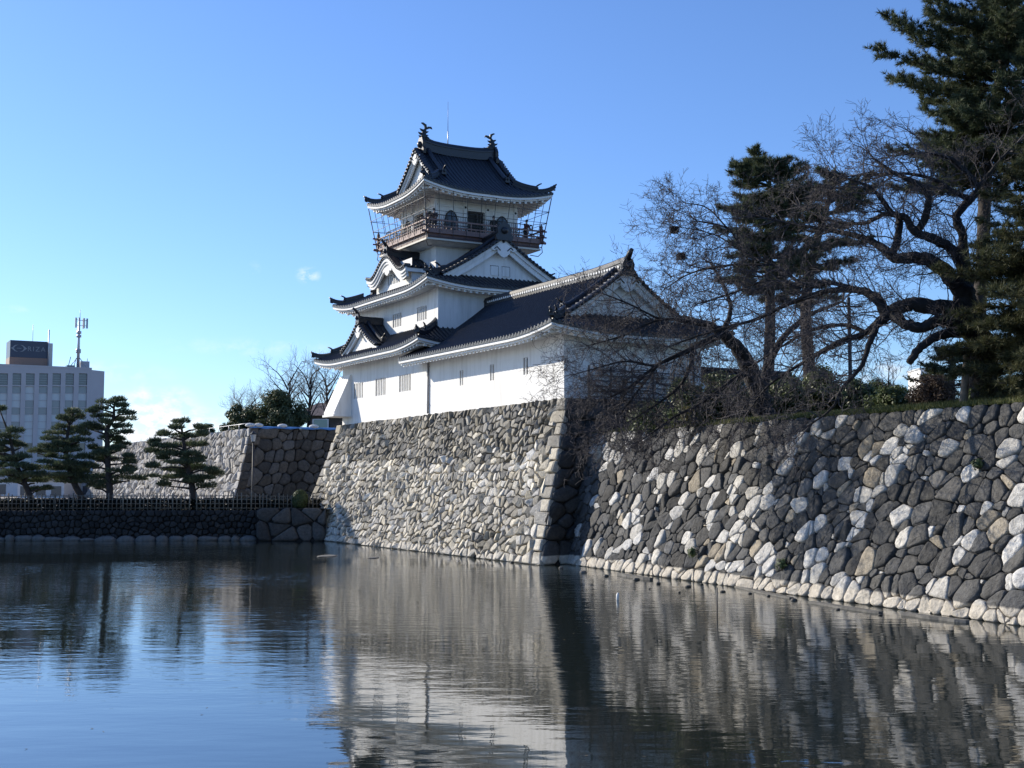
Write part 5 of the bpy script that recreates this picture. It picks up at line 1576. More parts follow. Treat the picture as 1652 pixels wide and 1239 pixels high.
# --- shrubs on the right bank
def shrub(x0, x1, ytop, ybot, Y, label, seed, matn='broad', group=None, name='shrub', n=2600, ls=.16, stems=5, depth=1.0, cat='shrub', loose=1.0):
    r_ = random.Random(seed)
    c0, c1 = at(x0, ybot, Y), at(x1, ybot, Y); top = at((x0 + x1) / 2, ytop, Y)
    cx = (c0.x + c1.x) / 2; hw = (c1.x - c0.x) / 2; zb = c0.z; H_ = top.z - zb
    base = Vector((cx, Y, zb))
    t = thing(name, base, label, cat, group)
    V, Fc = [], []; nv = 0
    nb = max(8, int(hw * H_ * 20 / loose ** 3))
    mb = MB()
    for k in range(nb):
        a = r_.uniform(0, 2 * math.pi); rr = math.sqrt(r_.random())
        hh = r_.random() ** .75
        ox = math.cos(a) * rr * hw * (1 - .35 * hh * hh); oy = math.sin(a) * rr * depth * (1 - .3 * hh)
        oz = .15 + (H_ - .35) * hh * (1 - .3 * rr * rr)
        rad = loose * r_.uniform(.34, .6) * min(1, H_ / 1.5)
        m_ = max(40, int(n * 2.6 / nb))
        d = unit(rng.normal(size=(m_, 3))); d[:, 2] *= .8
        p = np.array([cx + ox, Y + oy, zb + oz]) + d * rad * rng.random((m_, 1)) ** .5
        v, f = leaves(p, unit(d + np.array([0, 0, .5]) + rng.normal(size=(m_, 3)) * .5), rng.uniform(ls * .7, ls * 1.3, m_), rng.uniform(ls * .35, ls * .6, m_))
        V.append(v); Fc.append(f + nv); nv += len(v)
        if k < stems * 3: mb.tube([(cx + ox * .15, Y + oy * .15, zb - .1), (cx + ox * .6, Y + oy * .6, zb + oz * .5), (cx + ox, Y + oy, zb + oz)], [.045, .03, .012], 5)
    mb.build('stems', M['bark_cherry'], t, t.location)
    np_mesh('foliage', np.concatenate(V), np.concatenate(Fc), M[matn], t, t.location)
    return t
GR = 'evergreen shrubs behind the moat wall'
shrub(1082, 1135, 605, 690, 54.0, 'dark shrub with a few yellow leaves nearest the wing end wall', 51, group=GR, n=2600)
shrub(1096, 1122, 652, 692, 52.6, 'small yellowing leafy shrub at the wall edge below the dark shrubs', 52, matn='broad_yellow', n=420, ls=.15, depth=.4)
shrub(1128, 1205, 588, 688, 54.6, 'tall dark shrub left of the leaning cherry trunk', 53, group=GR, n=3800, depth=1.3)
shrub(1236, 1300, 600, 684, 54.0, 'bushy olive tinted shrub just right of the leaning cherry trunk', 54, matn='broad', group=GR, n=3400, depth=1.3)
shrub(1290, 1365, 590, 680, 55.0, 'large dark evergreen shrub below the two pine trunks', 55, group=GR, n=4200, depth=1.4)
shrub(1350, 1420, 606, 676, 54.0, 'leafy green shrub behind the grass edge, left of the wispy sapling', 56, group=GR, n=3400, depth=1.2)
shrub(1404, 1470, 622, 672, 52.0, 'lowest green shrub sloping down to the grass strip', 57, group=GR, n=2600, depth=1.0)
shrub(1185, 1245, 618, 690, 56.5, 'shaded shrub behind the leaning cherry foot', 58, group=GR, n=2600)
shrub(1472, 1546, 600, 668, 49.5, 'dry brown bush in front of the layered cedar', 59, matn='brown_leaf', n=4600, ls=.10, depth=.9)
shrub(1560, 1660, 612, 664, 42.6, 'dark undergrowth bush behind the foot of the big cherry', 60, n=2600, depth=.8)
shrub(1020, 1085, 640, 705, 56.5, 'dark shaded bush under the drooping twigs beside the stone base', 61, group=GR, n=2400, depth=1.0)
shrub(1222, 1350, 598, 690, 58.5, 'broad green shrub filling the gap behind the pine trunks', 65, group=GR, n=6500, depth=1.2)
shrub(1335, 1482, 612, 684, 57.5, 'long low green shrub behind the sapling and utility pole', 66, group=GR, n=6500, depth=1.2)
t_, _n = bare_tree('sapling', at(1430, 665, 56), [[((1430, 668), 56, .05), ((1432, 640), 56, .035), ((1434, 600), 56, .02)], [((1431, 650), 56, .03), ((1424, 615), 56, .015)], [((1432, 645), 56, .03), ((1444, 612), 56, .012)]],
          'wispy pale sapling with fine upright twigs above the green shrubs', None, 62, spawn=.18, l0=(.4, .8), maxlev=1, up=.5, twig='twig_far', skip_first=False)
# little plants rooted in the moat wall
for (x, y, lab, sd, k) in ((1268, 913, 'green tuft of leaves growing from the moat wall low in the middle', 71, .32), (1122, 893, 'small green plant rooted in the wall stones nearer the keep', 72, .26), (1583, 752, 'tiny leafy sprig high in the wall near the right edge', 73, .22)):
    d = ray(x, y); best = None
    for s_ in np.linspace(0, MW_L, 400):
        for h in (.6, 1, 1.5, 2, 3, 4, 4.5, 5):
            p, n_ = P_moat(s_, h); q = Vector((0, 0, CAM_H)) + d * (p.y / d.y); e = (q - p).length
            if best is None or e < best[0]: best = (e, p, n_)
    p = Vector((0, 0, CAM_H)) + d * (best[1].y / d.y) + best[2] * .12
    n = 160; dd = unit(rng.normal(size=(n, 3)) + np.array(best[2]) * .8 + np.array([0, 0, .5]))
    v, f = leaves(np.array(p) + dd * rng.random((n, 1)) ** 1.6 * k, dd, .19, .09)
    o = np_mesh('wall_plant', v, f, M['broad'], None, p); tag(o, lab, 'plant', 'plants rooted in the moat wall')

# --- trees above the far wall
shrub(412, 498, 622, 712, 117, 'dark evergreen tree with an uneven crown above the blue sheeting', 81, matn='broad_far', name='evergreen_tree', n=9000, ls=.26, stems=6, depth=2.6, cat='tree', loose=1.6)
shrub(362, 432, 646, 712, 119, 'lower evergreen tree sloping down left of the uneven one on the far wall', 83, matn='broad_far', name='evergreen_tree', n=6500, ls=.26, stems=5, depth=2.2, cat='tree', loose=1.6)
shrub(315, 345, 683, 722, 125, 'small round tree peeping over the far wall behind the lone pine', 82, matn='broad_far', name='evergreen_tree', n=2500, ls=.34, stems=3, depth=1.2, cat='tree')
def far_bare(x, top, sp, Y, label, seed, lean=0):
    r_ = random.Random(seed)
    L = [[((x, 705), Y, .22), ((x + lean * .3, (705 + top) / 2 + 12), Y, .16), ((x + lean, top + 22), Y, .06), ((x + lean * 1.3, top), Y, .02)]]
    for k in range(9):
        y0 = 690 - (690 - top) * (.12 + .08 * k); s_ = (-1) ** k
        L.append([((x + lean * .4, y0), Y, .10), ((x + s_ * sp * r_.uniform(.25, .5), y0 - r_.uniform(10, 22)), Y + r_.uniform(-1.5, 1.5), .06), ((x + s_ * sp * r_.uniform(.6, 1), y0 - r_.uniform(24, 40)), Y + r_.uniform(-2, 2), .025)])
    return bare_tree('bare_tree', at(x, 705, Y), L, label, 'bare trees above the far wall', seed, spawn=.55, l0=(1.0, 2.0), maxlev=1, up=.35, twig='twig_far', bark='bark_cherry', skip_first=False, kids=(9, 5, 4), r0=.035)
far_bare(462, 600, 30, 121, 'spreading leafless tree rising behind the dark evergreen tree on the far wall', 91, 6)
far_bare(498, 597, 24, 119, 'upright leafless tree in front of the brown roof beside the keep', 92, 4)
far_bare(530, 602, 22, 123, 'leafless tree partly hidden by the keep corner bay', 93, -4)
far_bare(398, 668, 20, 128, 'low leafless tree leaning left past the evergreen on the far wall', 94, -14)
mb = MB(); c = at(484, 812, 84.6)
n = 5200; d = unit(rng.normal(size=(n, 3))); p = np.array([c.x, c.y, 2.7]) + d * np.array([.55, .5, .66]) * rng.uniform(.9, 1.03, (n, 1))
v, f = leaves(p, unit(d + rng.normal(size=(n, 3)) * .4), .10, .06)
o = np_mesh('clipped_bush', v, f, M['broad'], None, (c.x, c.y, 2.05)); tag(o, 'dark egg shaped clipped bush at the right end of the bamboo fence', 'bush')
# ------------------------------------------------------------------ ground
M['soil'] = mat('bare_soil', (.09, .075, .055), .95, ramp=(.05, .06, .03), nscale=1.2, bump=.4, bscale=6)
M['gravel'] = mat('pale_gravel', (.30, .27, .23), .95, noise=.2, nscale=8, bump=.3, bscale=20)
M['grass'] = leaf_mat('short_grass', [(.06, .085, .025), (.10, .12, .04), (.17, .16, .07)], trans=.3)
def sheet(name, pts, m):
    mb = MB(); mb.add([tuple(p) for p in pts], [tuple(range(len(pts)))])
    return tag(mb.build(name, m), kind='structure')
sheet('ground', [(-2500, 84.3, 1.9), (900, 84.3, 1.9), (1500, 5000, 1.9), (-2500, 5000, 1.9)], M['gravel'])
ed = [P_moat(s_, MW_H)[0] - P_moat(s_, MW_H)[1] * .05 for s_ in np.linspace(0, MW_L, 24)]
inn = (CF.to_3x3() @ Vector((mnor.x, mnor.y, 0))).normalized()
mb = MB()
prof_ = ((0, 6.30), (.5, 6.42), (1.6, 6.55), (3.2, 6.62), (40, 6.62))
vs = []
for p in ed:
    for (d, z) in prof_: vs.append((p.x + inn.x * d, p.y + inn.y * d, z))
mb.add(vs, [(i * 5 + j, i * 5 + j + 1, (i + 1) * 5 + j + 1, (i + 1) * 5 + j) for i in range(23) for j in range(4)])
p = ed[-1]; mb.quad((p.x, p.y, 6.3), (p.x + 40, p.y - 6, 6.3), (p.x + 60, p.y + 20, 6.6), (p.x + inn.x * 40, p.y + inn.y * 40, 6.62))
tag(mb.build('bank', M['soil']), kind='structure')
q = [cw(1.6, .9, 8.0), cw(40, .9, 8.0), cw(40, 31.6, 8.0), cw(1.6, 31.6, 7.75)]
sheet('terrace', [cw(2.2, 1.0, 8.02), cw(30, 1.0, 8.02), cw(30, 31.6, 7.85), cw(2.2, 31.6, 7.85)], M['gravel'])
i_ = [cw(0, 0, 0)]
ft = [P_far(0, FW_H)[0] - NL * .2, P_far(62, FW_H)[0] - NL * .2]
far_e = CF.to_3x3() @ Vector((1, 0, 0))
sheet('far_terrace', [(p.x, p.y, 8.18) for p in (ft[0], ft[1], ft[1] + far_e * 60, ft[0] + far_e * 60)], M['soil'])
# grass along the top of the moat wall
C_, D_ = [], []
for s_ in np.linspace(0, MW_L, 3600):
    p, n_ = P_moat(s_, MW_H)
    for k in range(9):
        d_ = random.random() ** 1.6 * 3.4; zz_ = np.interp(d_, (0, .5, 1.6, 3.2, 40), (6.30, 6.42, 6.55, 6.62, 6.62))
        C_.append((p.x + inn.x * d_ + random.uniform(-.05, .05), p.y + inn.y * d_ + random.uniform(-.05, .05), zz_ - .01)); D_.append((random.gauss(0, .45), random.gauss(0, .45), 1))
C_ = np.array(C_); D_ = unit(np.array(D_))
v, f = blades(C_, D_, rng.uniform(.07, .20, len(C_)), rng.uniform(.02, .035, len(C_)))
o = np_mesh('grass', v, f, M['grass']); tag(o, 'strip of short yellow green grass along the top of the moat wall', 'grass', kind='stuff')

# ------------------------------------------------------------------ low wall beside the wing
wl = castle_thing('plaster_wall', 14.5, 3.4, 6.3, 'low white plastered wall with tiled coping behind the leaning cherry trunk', 'wall')
m = MB(); m.b2((12.2, 3.2, 6.2), (18.5, 3.5, 9.6)); m.build('wall_body', M['plaster'], wl)
m = MB()
m.prism([(12.0, 2.75, 9.62), (12.0, 3.35, 10.05), (12.0, 3.95, 9.62)], (6.7, 0, 0))
for k in range(21): m.tube([(12.15 + k * .32, 2.73, 9.64), (12.15 + k * .32, 3.35, 10.08), (12.15 + k * .32, 3.97, 9.64)], .07, 6)
m.tube([(11.95, 3.35, 10.12), (18.8, 3.35, 10.12)], .13, 8)
m.build('coping', M['tile'], wl)
# metal railing in front of the wing's end wall
rt = castle_thing('metal_railing', 6.5, .35, 8.0, 'dark grey slatted metal railing in front of the shaded wing end wall', 'railing')
m = MB()
for z in (8.15, 8.42, 8.69, 8.96, 9.23, 9.5): m.b2((3.55, 1.18, z), (10.2, 1.24, z + .07))
m.build('rails', M['wire'], rt)
for k in range(6):
    m = MB(); m.b2((3.55 + k * 1.31, 1.12, 7.98), (3.63 + k * 1.31, 1.2, 9.75)); m.build('post', M['wire'], rt)

# ------------------------------------------------------------------ bamboo fences on the far bank
M['bamboo'] = mat('weathered_bamboo', (.19, .165, .125), .7, noise=.35, nscale=3)
M['bamboo_dark'] = mat('dark_bamboo', (.13, .115, .09), .75, noise=.3, nscale=3)
def fence(x0, x1, Y, label, pitch=.28, h=1.12, m='bamboo'):
    a, b = at(x0, 800, Y), at(x1, 800, Y); L_ = b.x - a.x
    t = thing('bamboo_fence', ((a.x + b.x) / 2, Y, 1.9), label, 'fence', 'bamboo fences along the far bank')
    n = int(L_ / pitch)
    r_ = random.Random(int(x0))
    pm = None
    for k in range(n + 1):
        x = a.x + L_ * k / n
        if k % 4 == 0:
            mb = MB(); mb.tube([(0, 0, -.1), (0, 0, h + .12)], .05, 6)
            if pm is None: o = mb.build('post', M[m], t, (0, 0, 0)); o.location = (x - t.location.x, 0, 0); pm = o
            else:
                o = pm.copy(); S.collection.objects.link(o); o.parent = t; o.location = (x - t.location.x, 0, 0)
            o.rotation_euler = (r_.uniform(-.03, .03), r_.uniform(-.04, .04), 0)
    pk = None
    for k in range(n + 1):
        if k % 4 == 0: continue
        x = a.x + L_ * k / n
        if pk is None:
            mb = MB(); mb.tube([(0, 0, .02), (0, 0, h)], .034, 6)
            o = mb.build('picket', M[m], t, (0, 0, 0)); pk = o
        else:
            o = pk.copy(); S.collection.objects.link(o); o.parent = t
        o.location = (x - t.location.x, -.06, 0); o.scale = (r_.uniform(.75, 1.2), 1, r_.uniform(.92, 1.06)); o.rotation_euler = (0, r_.uniform(-.03, .03), 0)
    mb = MB()
    for z in (.22, .52, .82, 1.04):
        mb.tube([(a.x - .1, Y, 1.9 + z), ((a.x + b.x) / 2, Y, 1.9 + z + r_.uniform(-.02, .02)), (b.x + .1, Y, 1.9 + z)], .028, 5)
    mb.build('rails', M[m], t, t.location)
fence(-40, 88, 84.5, 'leftmost bamboo fence below the pine cut off by the frame', m='bamboo_dark')
fence(90, 196, 84.6, 'bamboo fence in front of the two pines beside the tall building', m='bamboo_dark')
fence(199, 306, 84.5, 'bamboo fence in front of the lone pine, with pale left end post')
fence(318, 420, 84.7, 'taller open bamboo lattice fence right of the lone pine', pitch=.30, h=1.22)
fence(424, 512, 84.6, 'short dim bamboo fence running behind the clipped bush', m='bamboo_dark')
# low dark hedge behind the fences
M['hedge'] = leaf_mat('hedge_leaves', [(.005, .008, .006), (.009, .013, .009), (.018, .022, .013)], rough=.5)
C_ = []
for k in range(30000): C_.append((random.uniform(-44, -12.5), random.uniform(85.4, 86.3), random.uniform(1.9, 2.72) + .08 * math.sin(k)))
C_ = np.array(C_); v, f = leaves(C_, unit(rng.normal(size=C_.shape)), .16, .10)
tag(np_mesh('hedge', v, f, M['hedge']), 'long low dark hedge running behind the bamboo fences', 'hedge', kind='stuff')

# ------------------------------------------------------------------ row of pale boulders at the foot of the embankment
M['boulder'] = mat('pale_boulder', (.12, .115, .105), .9, noise=.3, nscale=3, bump=.5, bscale=7)
M['rock_dark'] = mat('wet_dark_rock', (.05, .047, .042), .55, noise=.4, nscale=5, bump=.5, bscale=9)
def rock(name, c, r, m, label, group, seed, cat='rock', rz=0):
    r_ = np.random.default_rng(seed)
    mb = MB(); n, k = 12, 8
    mb.ball((0, 0, 0), r, n=n, m=k)
    vs = []
    for p in mb.v:
        q = np.array(p); s_ = 1 + .10 * math.sin(q[0] / r[0] * 3 + seed) * math.cos(q[1] / r[1] * 2.3 + seed * 1.7) + .08 * math.sin(q[2] / r[2] * 3.3 + seed * .6) + r_.normal() * .035
        vs.append(tuple(q * s_ + np.array(c)))
    mb.v = vs
    o = mb.build(name, m, None, c)
    o.rotation_euler = (0, 0, rz)
    return tag(o, label, cat, group)
x = -43.0; k = 0
while x < -17.4:
    w = random.uniform(.26, .72)
    o = rock('boulder', (x + w, 83.12 + random.uniform(-.08, .08), .06), (w * 1.04, .36, random.uniform(.12, .34)), M['boulder'],
             'pale boulder in the row along the waterline under the low embankment', 'boulders along the embankment foot', 200 + k)
    x += w * 1.98; k += 1
# rocks breaking the surface along the right wall
for k, (px, py, w) in enumerate([(941, 924, 14), (978, 930, 12), (1027, 936, 14), (1062, 942, 10), (1096, 956, 6), (1110, 947, 12), (1132, 943, 7), (1166, 955, 10), (1048, 950, 4), (1210, 958, 8), (1281, 969, 14), (1240, 962, 8), (905, 917, 10), (826, 908, 8), (790, 905, 5), (1352, 984, 9), (1420, 993, 8), (1516, 1000, 12)]):
    p = onz(px, py); s_ = p.y / F_PX
    rock('rock', (p.x, p.y, .02), (w * s_ * .42, w * s_ * .33, w * s_ * .2), M['rock_dark'] if k not in (0, 12) else M['boulder'],
         'small dark rock poking out of the shallow water at the foot of the walls' if k not in (0, 12) else ('pale flat rock at the water edge, leftmost before the moat wall' if k == 0 else 'pale low rock below the dark corner between the walls'),
         'rocks in the shallows', 300 + k)
# pale ledge stones lying at the foot of the moat wall
for k, (xa, ya, xb, yb) in enumerate([(1190, 947, 1276, 966), (1310, 973, 1420, 990), (1460, 992, 1560, 1005), (1000, 928, 1050, 936)]):
    a, b = onz(xa, ya), onz(xb, yb); d = (b - a); L_ = d.length; d.normalize()
    mb = MB(); n = Vector((d.y, -d.x, 0))
    prof_ = []
    for i in range(9):
        t = i / 8; w = .16 * math.sin(math.pi * min(1, max(.08, t))) ** .5 + .05
        prof_.append(a + d * L_ * t + n * w * (1 + .2 * math.sin(k + i * 1.7)))
    for i in range(8, -1, -1):
        t = i / 8; prof_.append(a + d * L_ * t - n * .1)
    mb.prism([(p.x, p.y, -.05) for p in prof_], (0, 0, .10 + .015 * k))
    tag(mb.build('ledge_stone', M['boulder'], None, a), ['long flat pale ledge stone lying in the water below the middle of the moat wall', 'longest thin pale ledge stone along the moat wall foot', 'flat pale ledge stone nearest the right edge', 'short flat pale ledge stone by the dark wall corner'][k], 'stone', 'ledge stones at the wall foot')
# fallen leaves afloat
M['leaf_float'] = mat('floating_leaf', (.16, .12, .06), .7)
lv = MB(); r_ = random.Random(77)
for k in range(70):
    px, py = (r_.uniform(850, 1640), 0) if r_.random() < .7 else (r_.uniform(0, 860), 0)
    py = r_.uniform(930, 1239) if px > 850 else r_.uniform(900, 1239)
    if px > 945 and py < 930 + (px - 945) * .125: continue
    p = onz(px, py); a = r_.uniform(0, 6.28); s_ = r_.uniform(.02, .04)
    lv.add([(p.x + math.cos(a + q) * s_ * (1 if q in (0, math.pi) else .5), p.y + math.sin(a + q) * s_ * (1 if q in (0, math.pi) else .5), .006 + .008 * (q == 0)) for q in (0, math.pi / 2, math.pi, 3 * math.pi / 2)], [(0, 1, 2, 3)])
tag(lv.build('fallen_leaves', M['leaf_float']), 'scattered small fallen leaves floating on the moat water', 'fallen leaves', kind='stuff')
# thin stakes
M['stake'] = mat('wet_stake', (.10, .09, .08), .6)
for (px, y0, y1, lab) in ((1157, 990, 948, 'thin dark stake standing in the water in front of the moat wall'),):
    p = onz(px, y0); top = at(px, y1, p.y)
    mb = MB(); mb.tube([(p.x, p.y, -.3), (p.x, p.y, .45), (top.x, p.y, top.z)], .02, 6)
    o = mb.build('stake', M['stake'], None, p); tag(o, lab, 'stake')
M['float'] = mat('white_float', (.75, .73, .68), .5)
p = onz(996, 968); mb = MB(); mb.tube([(p.x, p.y, -.1), (p.x + .01, p.y, .16), (p.x + .02, p.y, .24)], [.05, .05, .03], 8)
tag(mb.build('float', M['float'], None, p), 'tiny upright white float in the dark water near the wall corner', 'float')
# thin pale slabs just awash by the keep base
for k, (px, py, w) in enumerate([(528, 897, 34), (602, 900, 22)]):
    p = onz(px, py); s_ = p.y / F_PX
    rock('sandbar', (p.x, p.y, -.01), (w * s_ * .5, w * s_ * .9, .05), M['boulder'], ['pale sandbar awash at the far corner of the keep base', 'small pale sandbar in front of the keep base'][k], 'sandbars by the keep', 500 + k, 'sandbar')

# ------------------------------------------------------------------ details on the far wall
M['blue_sheet'] = mat('blue_sheet', (.06, .22, .55), .4, noise=.15, bump=.5, bscale=4)
M['sandbag'] = mat('white_sandbag', (.62, .62, .60), .8, noise=.1, bump=.3, bscale=6)
ep = [P_far_end(s_, FW_H)[0] for s_ in np.linspace(0, 17, 24)]
mb = MB(); vs = []
for i, p in enumerate(ep):
    j = .05 * math.sin(i * 2.3)
    for dz, dy in ((-.04 + j, -.28), (.10 + j * .6, -.30), (.14, .1), (.13, 1.2)): vs.append((p.x + NE.x * -dy * .0, p.y + dy, p.z + dz))
mb.add(vs, [(i * 4 + j, (i + 1) * 4 + j, (i + 1) * 4 + j + 1, i * 4 + j + 1) for i in range(len(ep) - 1) for j in range(3)])
tag(mb.build('blue_sheet', M['blue_sheet'], None, ep[0]), 'bright blue plastic sheeting laid along the top of the far wall end', 'plastic sheet')
for k, i in enumerate((0, 1, 4, 8, 12, 17, 20)):
    p = ep[i]; mb = MB(); mb.ball((p.x, p.y - .12, p.z + .2), (.42, .3, .17), n=10, m=6)
    tag(mb.build('sandbag', M['sandbag'], None, (p.x, p.y - .12, p.z + .1)), 'white sandbag weighing down the blue sheeting on the far wall', 'sandbag', 'sandbags on the blue sheeting')
# pipe handrail on the long top edge
hr = thing('pipe_railing', P_far(2, FW_H)[0], 'thin grey pipe railing along the top of the pale slanting far wall', 'railing')
m = MB()
m.tube([P_far(s_, FW_H)[0] + Vector((0, .5, .42)) for s_ in np.linspace(.5, 40, 12)], .03, 5)
m.build('rails', M['steel'], hr, hr.location)
for s_ in np.linspace(.5, 40, 14):
    p = P_far(s_, FW_H)[0]; m = MB(); m.tube([p + Vector((0, .5, -.2)), p + Vector((0, .5, .43))], .025, 5); m.build('post', M['steel'], hr, hr.location)
# green glass screen
gs = at(505, 695, 106); gs.z = 8.15
sc = thing('glass_screen', gs, 'small pale green glass panel in a light frame by the far corner of the keep', 'screen')
a, b = at(505, 676, 106), at(529, 694, 106)
m = MB(); m.b2((a.x + .06, 106, gs.z + .06), (b.x - .06, 106.03, a.z - .06)); m.build('pane', mat('green_glass', (.16, .26, .25), .15, spec=.7), sc, sc.location)
m = MB()
for x_ in (a.x, b.x): m.b2((x_ - .05, 105.97, gs.z - .1), (x_ + .05, 106.06, a.z))
for z in (gs.z, a.z - .06): m.b2((a.x + .05, 105.98, z), (b.x - .05, 106.05, z + .07))
m.build('frame', M['steel'], sc, sc.location)
# dark gatehouse roof behind the bare trees
gh = thing('gatehouse', (at(520, 700, 140).x, 140, 8.1), 'dark building with a low brown roof behind the bare trees by the keep', 'building')
a, b = at(480, 690, 138), at(570, 690, 138); zt = at(510, 648, 140).z; ze_ = at(510, 668, 138).z
m = MB(); m.b2((a.x + 1, 138.4, 8), (b.x, 146, ze_)); m.build('wall', mat('dark_wall', (.09, .08, .075), .8, noise=.2), gh, gh.location)
m = MB(); m.add([(a.x - .4, 137.2, ze_ - .2), (b.x, 137.2, ze_ - .2), (b.x, 142, zt), (a.x + 1.6, 142, zt), (a.x - .4, 147, ze_ - .2), (b.x, 147, ze_ - .2)], [(0, 1, 2, 3), (3, 2, 5, 4), (0, 3, 4)])
m.build('roof', mat('brown_roof', (.13, .095, .08), .7, noise=.25, nscale=2), gh, gh.location)
# park lamp
lp = at(407, 800, 92); lamp = thing('street_lamp', (lp.x, 92, 1.9), 'slim dark park lamp with a lantern head in front of the far wall corner', 'street lamp')
zt = at(407, 697, 92).z
m = MB(); m.tube([(lp.x, 92, 1.85), (lp.x, 92, 2.6), (lp.x, 92, zt - .75)], [.09, .06, .05], 8); m.build('pole', M['black_metal'], lamp, lamp.location)
m = MB(); m.tube([(lp.x, 92, zt - .7), (lp.x, 92, zt - .18)], [.15, .24], 6, smooth=False); m.build('lantern', mat('milky_lantern_glass', (.45, .46, .46), .3), lamp, lamp.location)
m = MB(); m.tube([(lp.x, 92, zt - .17), (lp.x, 92, zt - .05), (lp.x, 92, zt + .08)], [.30, .14, .03], 8); m.tube([(lp.x, 92, zt - .8), (lp.x, 92, zt - .7)], [.08, .17], 8); m.build('lantern_cap', M['black_metal'], lamp, lamp.location)

# ------------------------------------------------------------------ hotel far left
M['hotel'] = mat('pale_grey_cladding', (.36, .36, .385), .6, noise=.04, nscale=.4)
M['hotel_light'] = mat('light_cladding', (.46, .46, .45), .5)  # also stands in for bounced light on the hotel and sign sides
M['pane_dark'] = mat('dark_window_pane', (.06, .07, .09), .12, spec=.7)
M['pane_mid'] = mat('grey_window_pane', (.14, .17, .21), .15, spec=.7)
M['pane_pale'] = mat('pale_blind_pane', (.42, .47, .50), .3, spec=.5)
HY = 255.0
ho = at(148, 600, HY)           # right end of the main front
hot = thing('hotel_building', (ho.x, ho.y, 1.9), 'tall pale grey slab building with tall window strips rising behind the pines', 'building', None, TH)
HF = Matrix.Translation((ho.x, ho.y, 0)) @ Matrix.Rotation(TH, 4, 'Z')
def hl(px, py):   # photo pixel to (x along the front, z)
    d = ray(px, py); n = Vector((math.sin(TH), -math.cos(TH), 0)); o = Vector((0, 0, CAM_H))
    t = ((Vector((ho.x, ho.y, 0)) - o).dot(n)) / d.dot(n); q = HF.inverted() @ (o + d * t); return q.x, q.z
hot['_o'] = (0, 0, 1.9)
zt = hl(148, 596)[1]; xl = hl(-60, 600)[0]; xr = 0.0
cols = [(-21, -8), (-1, 12.4), (20, 34), (41.5, 55.5), (63, 77), (84.5, 98), (105.5, 119), (127, 140.5)]
holes = []
for (c0, c1) in cols:
    a, b = hl(c0, 620)[0], hl(c1, 620)[0]
    holes.append((a, b, hl(c0, 621)[1], hl(c0, 602)[1], 'top'))
    holes.append((a, b, hl(c0, 772)[1], hl(c0, 622.8)[1], 'strip'))
m = MB()
wall_holes(m, 'u', 0.0, xl, xr, 1.9, zt, [h[:4] for h in holes], .5)
ch = 2.6; m.quad((xr, 0, 1.9), (xr + ch, .25, 1.9), (xr + ch, .25, zt - .25), (xr, 0, zt - .1))
m.quad((xl, 0, zt), (xr, 0, zt), (xr, 22, zt), (xl, 22, zt)); m.quad((xr, 0, zt - .1), (xr + ch, .25, zt - .25), (xr + ch - 1, 22, zt - .25), (xr, 22, zt - .1))
m.build('wall', M['hotel'], hot)
m = MB(); m.quad((xr + ch, .25, 1.9), (xr + ch - .6, 16, 1.9), (xr + ch - .6, 16, zt - .4), (xr + ch, .25, zt - .25)); m.build('side_wall', M['hotel_light'], hot)  # paler tone paints in light bounced onto this side
rr = random.Random(5)
for i, (a, b, z0, z1, kd) in enumerate(holes):
    if kd == 'top':
        m = MB(); m.quad((a, .45, z0), (b, .45, z0), (b, .45, z1), (a, .45, z1)); w = m.build('window', M['pane_dark'], hot)
        w['_o'] = hot['_o']
        m = MB()
        for k in range(1, 5): m.b2((a, .36, z0 + (z1 - z0) * k / 5 - .05), (b, .42, z0 + (z1 - z0) * k / 5 + .05))
        m.build('louvre', M['pane_mid'], w)
    else:
        nf = 13; H_ = (z1 - z0) / nf
        mm = [MB(), MB(), MB()]
        for k in range(nf):
            zz = z1 - H_ * (k + 1)
            kk = k / nf
            if k % 3 == 1: mi = 2
            elif k < 7: mi = 1 if rr.random() < .8 else 2
            else: mi = 0 if rr.random() < .6 else 1
            mm[mi].quad((a, .45, zz), (b, .45, zz), (b, .45, zz + H_), (a, .45, zz + H_))
        w = None
        mall = MB()
        for j in range(3):
            bse = len(mall.v); mall.v += mm[j].v
            for f_ in mm[j].f: mall.f.append(tuple(q + bse for q in f_)); mall.mi.append(j); mall.sm.append(False); mall.col.append(None)
        w = mall.build('window', [M['pane_dark'], M['pane_mid'], M['pane_pale']], hot); w['_o'] = hot['_o']
        m = MB()
        for k in range(1, nf): m.b2((a, .36, z1 - H_ * k - .06), (b, .43, z1 - H_ * k + .06))
        m.build('window_frame', M['hotel'], w)
m = MB(); m.b2((xl, -.06, zt - .02), (xr + .02, .5, zt + .35)); m.build('parapet', M['hotel'], hot)
# sign box on the roof
sx0, sz1 = hl(20, 546); sx1, _ = hl(82, 548); szb = hl(20, 573.5)[1]
sg = thing('roof_sign_box', HF @ Vector((sx0, 3, zt)), 'dark blue roof sign box above a brown base, reading RIZA beside an eye shaped emblem', 'sign', None, TH); sg['_o'] = (sx0, 3, zt)
M['sign_blue'] = mat('sign_blue', (.022, .032, .065), .4, noise=.06); M['sign_brown'] = mat('sign_brown', (.24, .15, .115), .6, noise=.1)
m = MB(); m.b2((sx0 - .05, 3.05, zt + .3), (sx1 + .05, 9, szb - .02)); m.build('base', M['sign_brown'], sg)
m = MB(); m.b2((sx0, 3, szb), (sx1, 9, sz1)); m.build('sign_panel', M['sign_blue'], sg)
m = MB(); m.b2((sx1 + .06, 3.1, zt + .3), (sx1 + .9, 8.9, sz1 - .25)); m.build('side_panel', M['hotel_light'], sg)  # bright side of the sign: bounced light put into a paler colour
M['letter'] = mat('grey_lettering', (.20, .22, .25), .5)
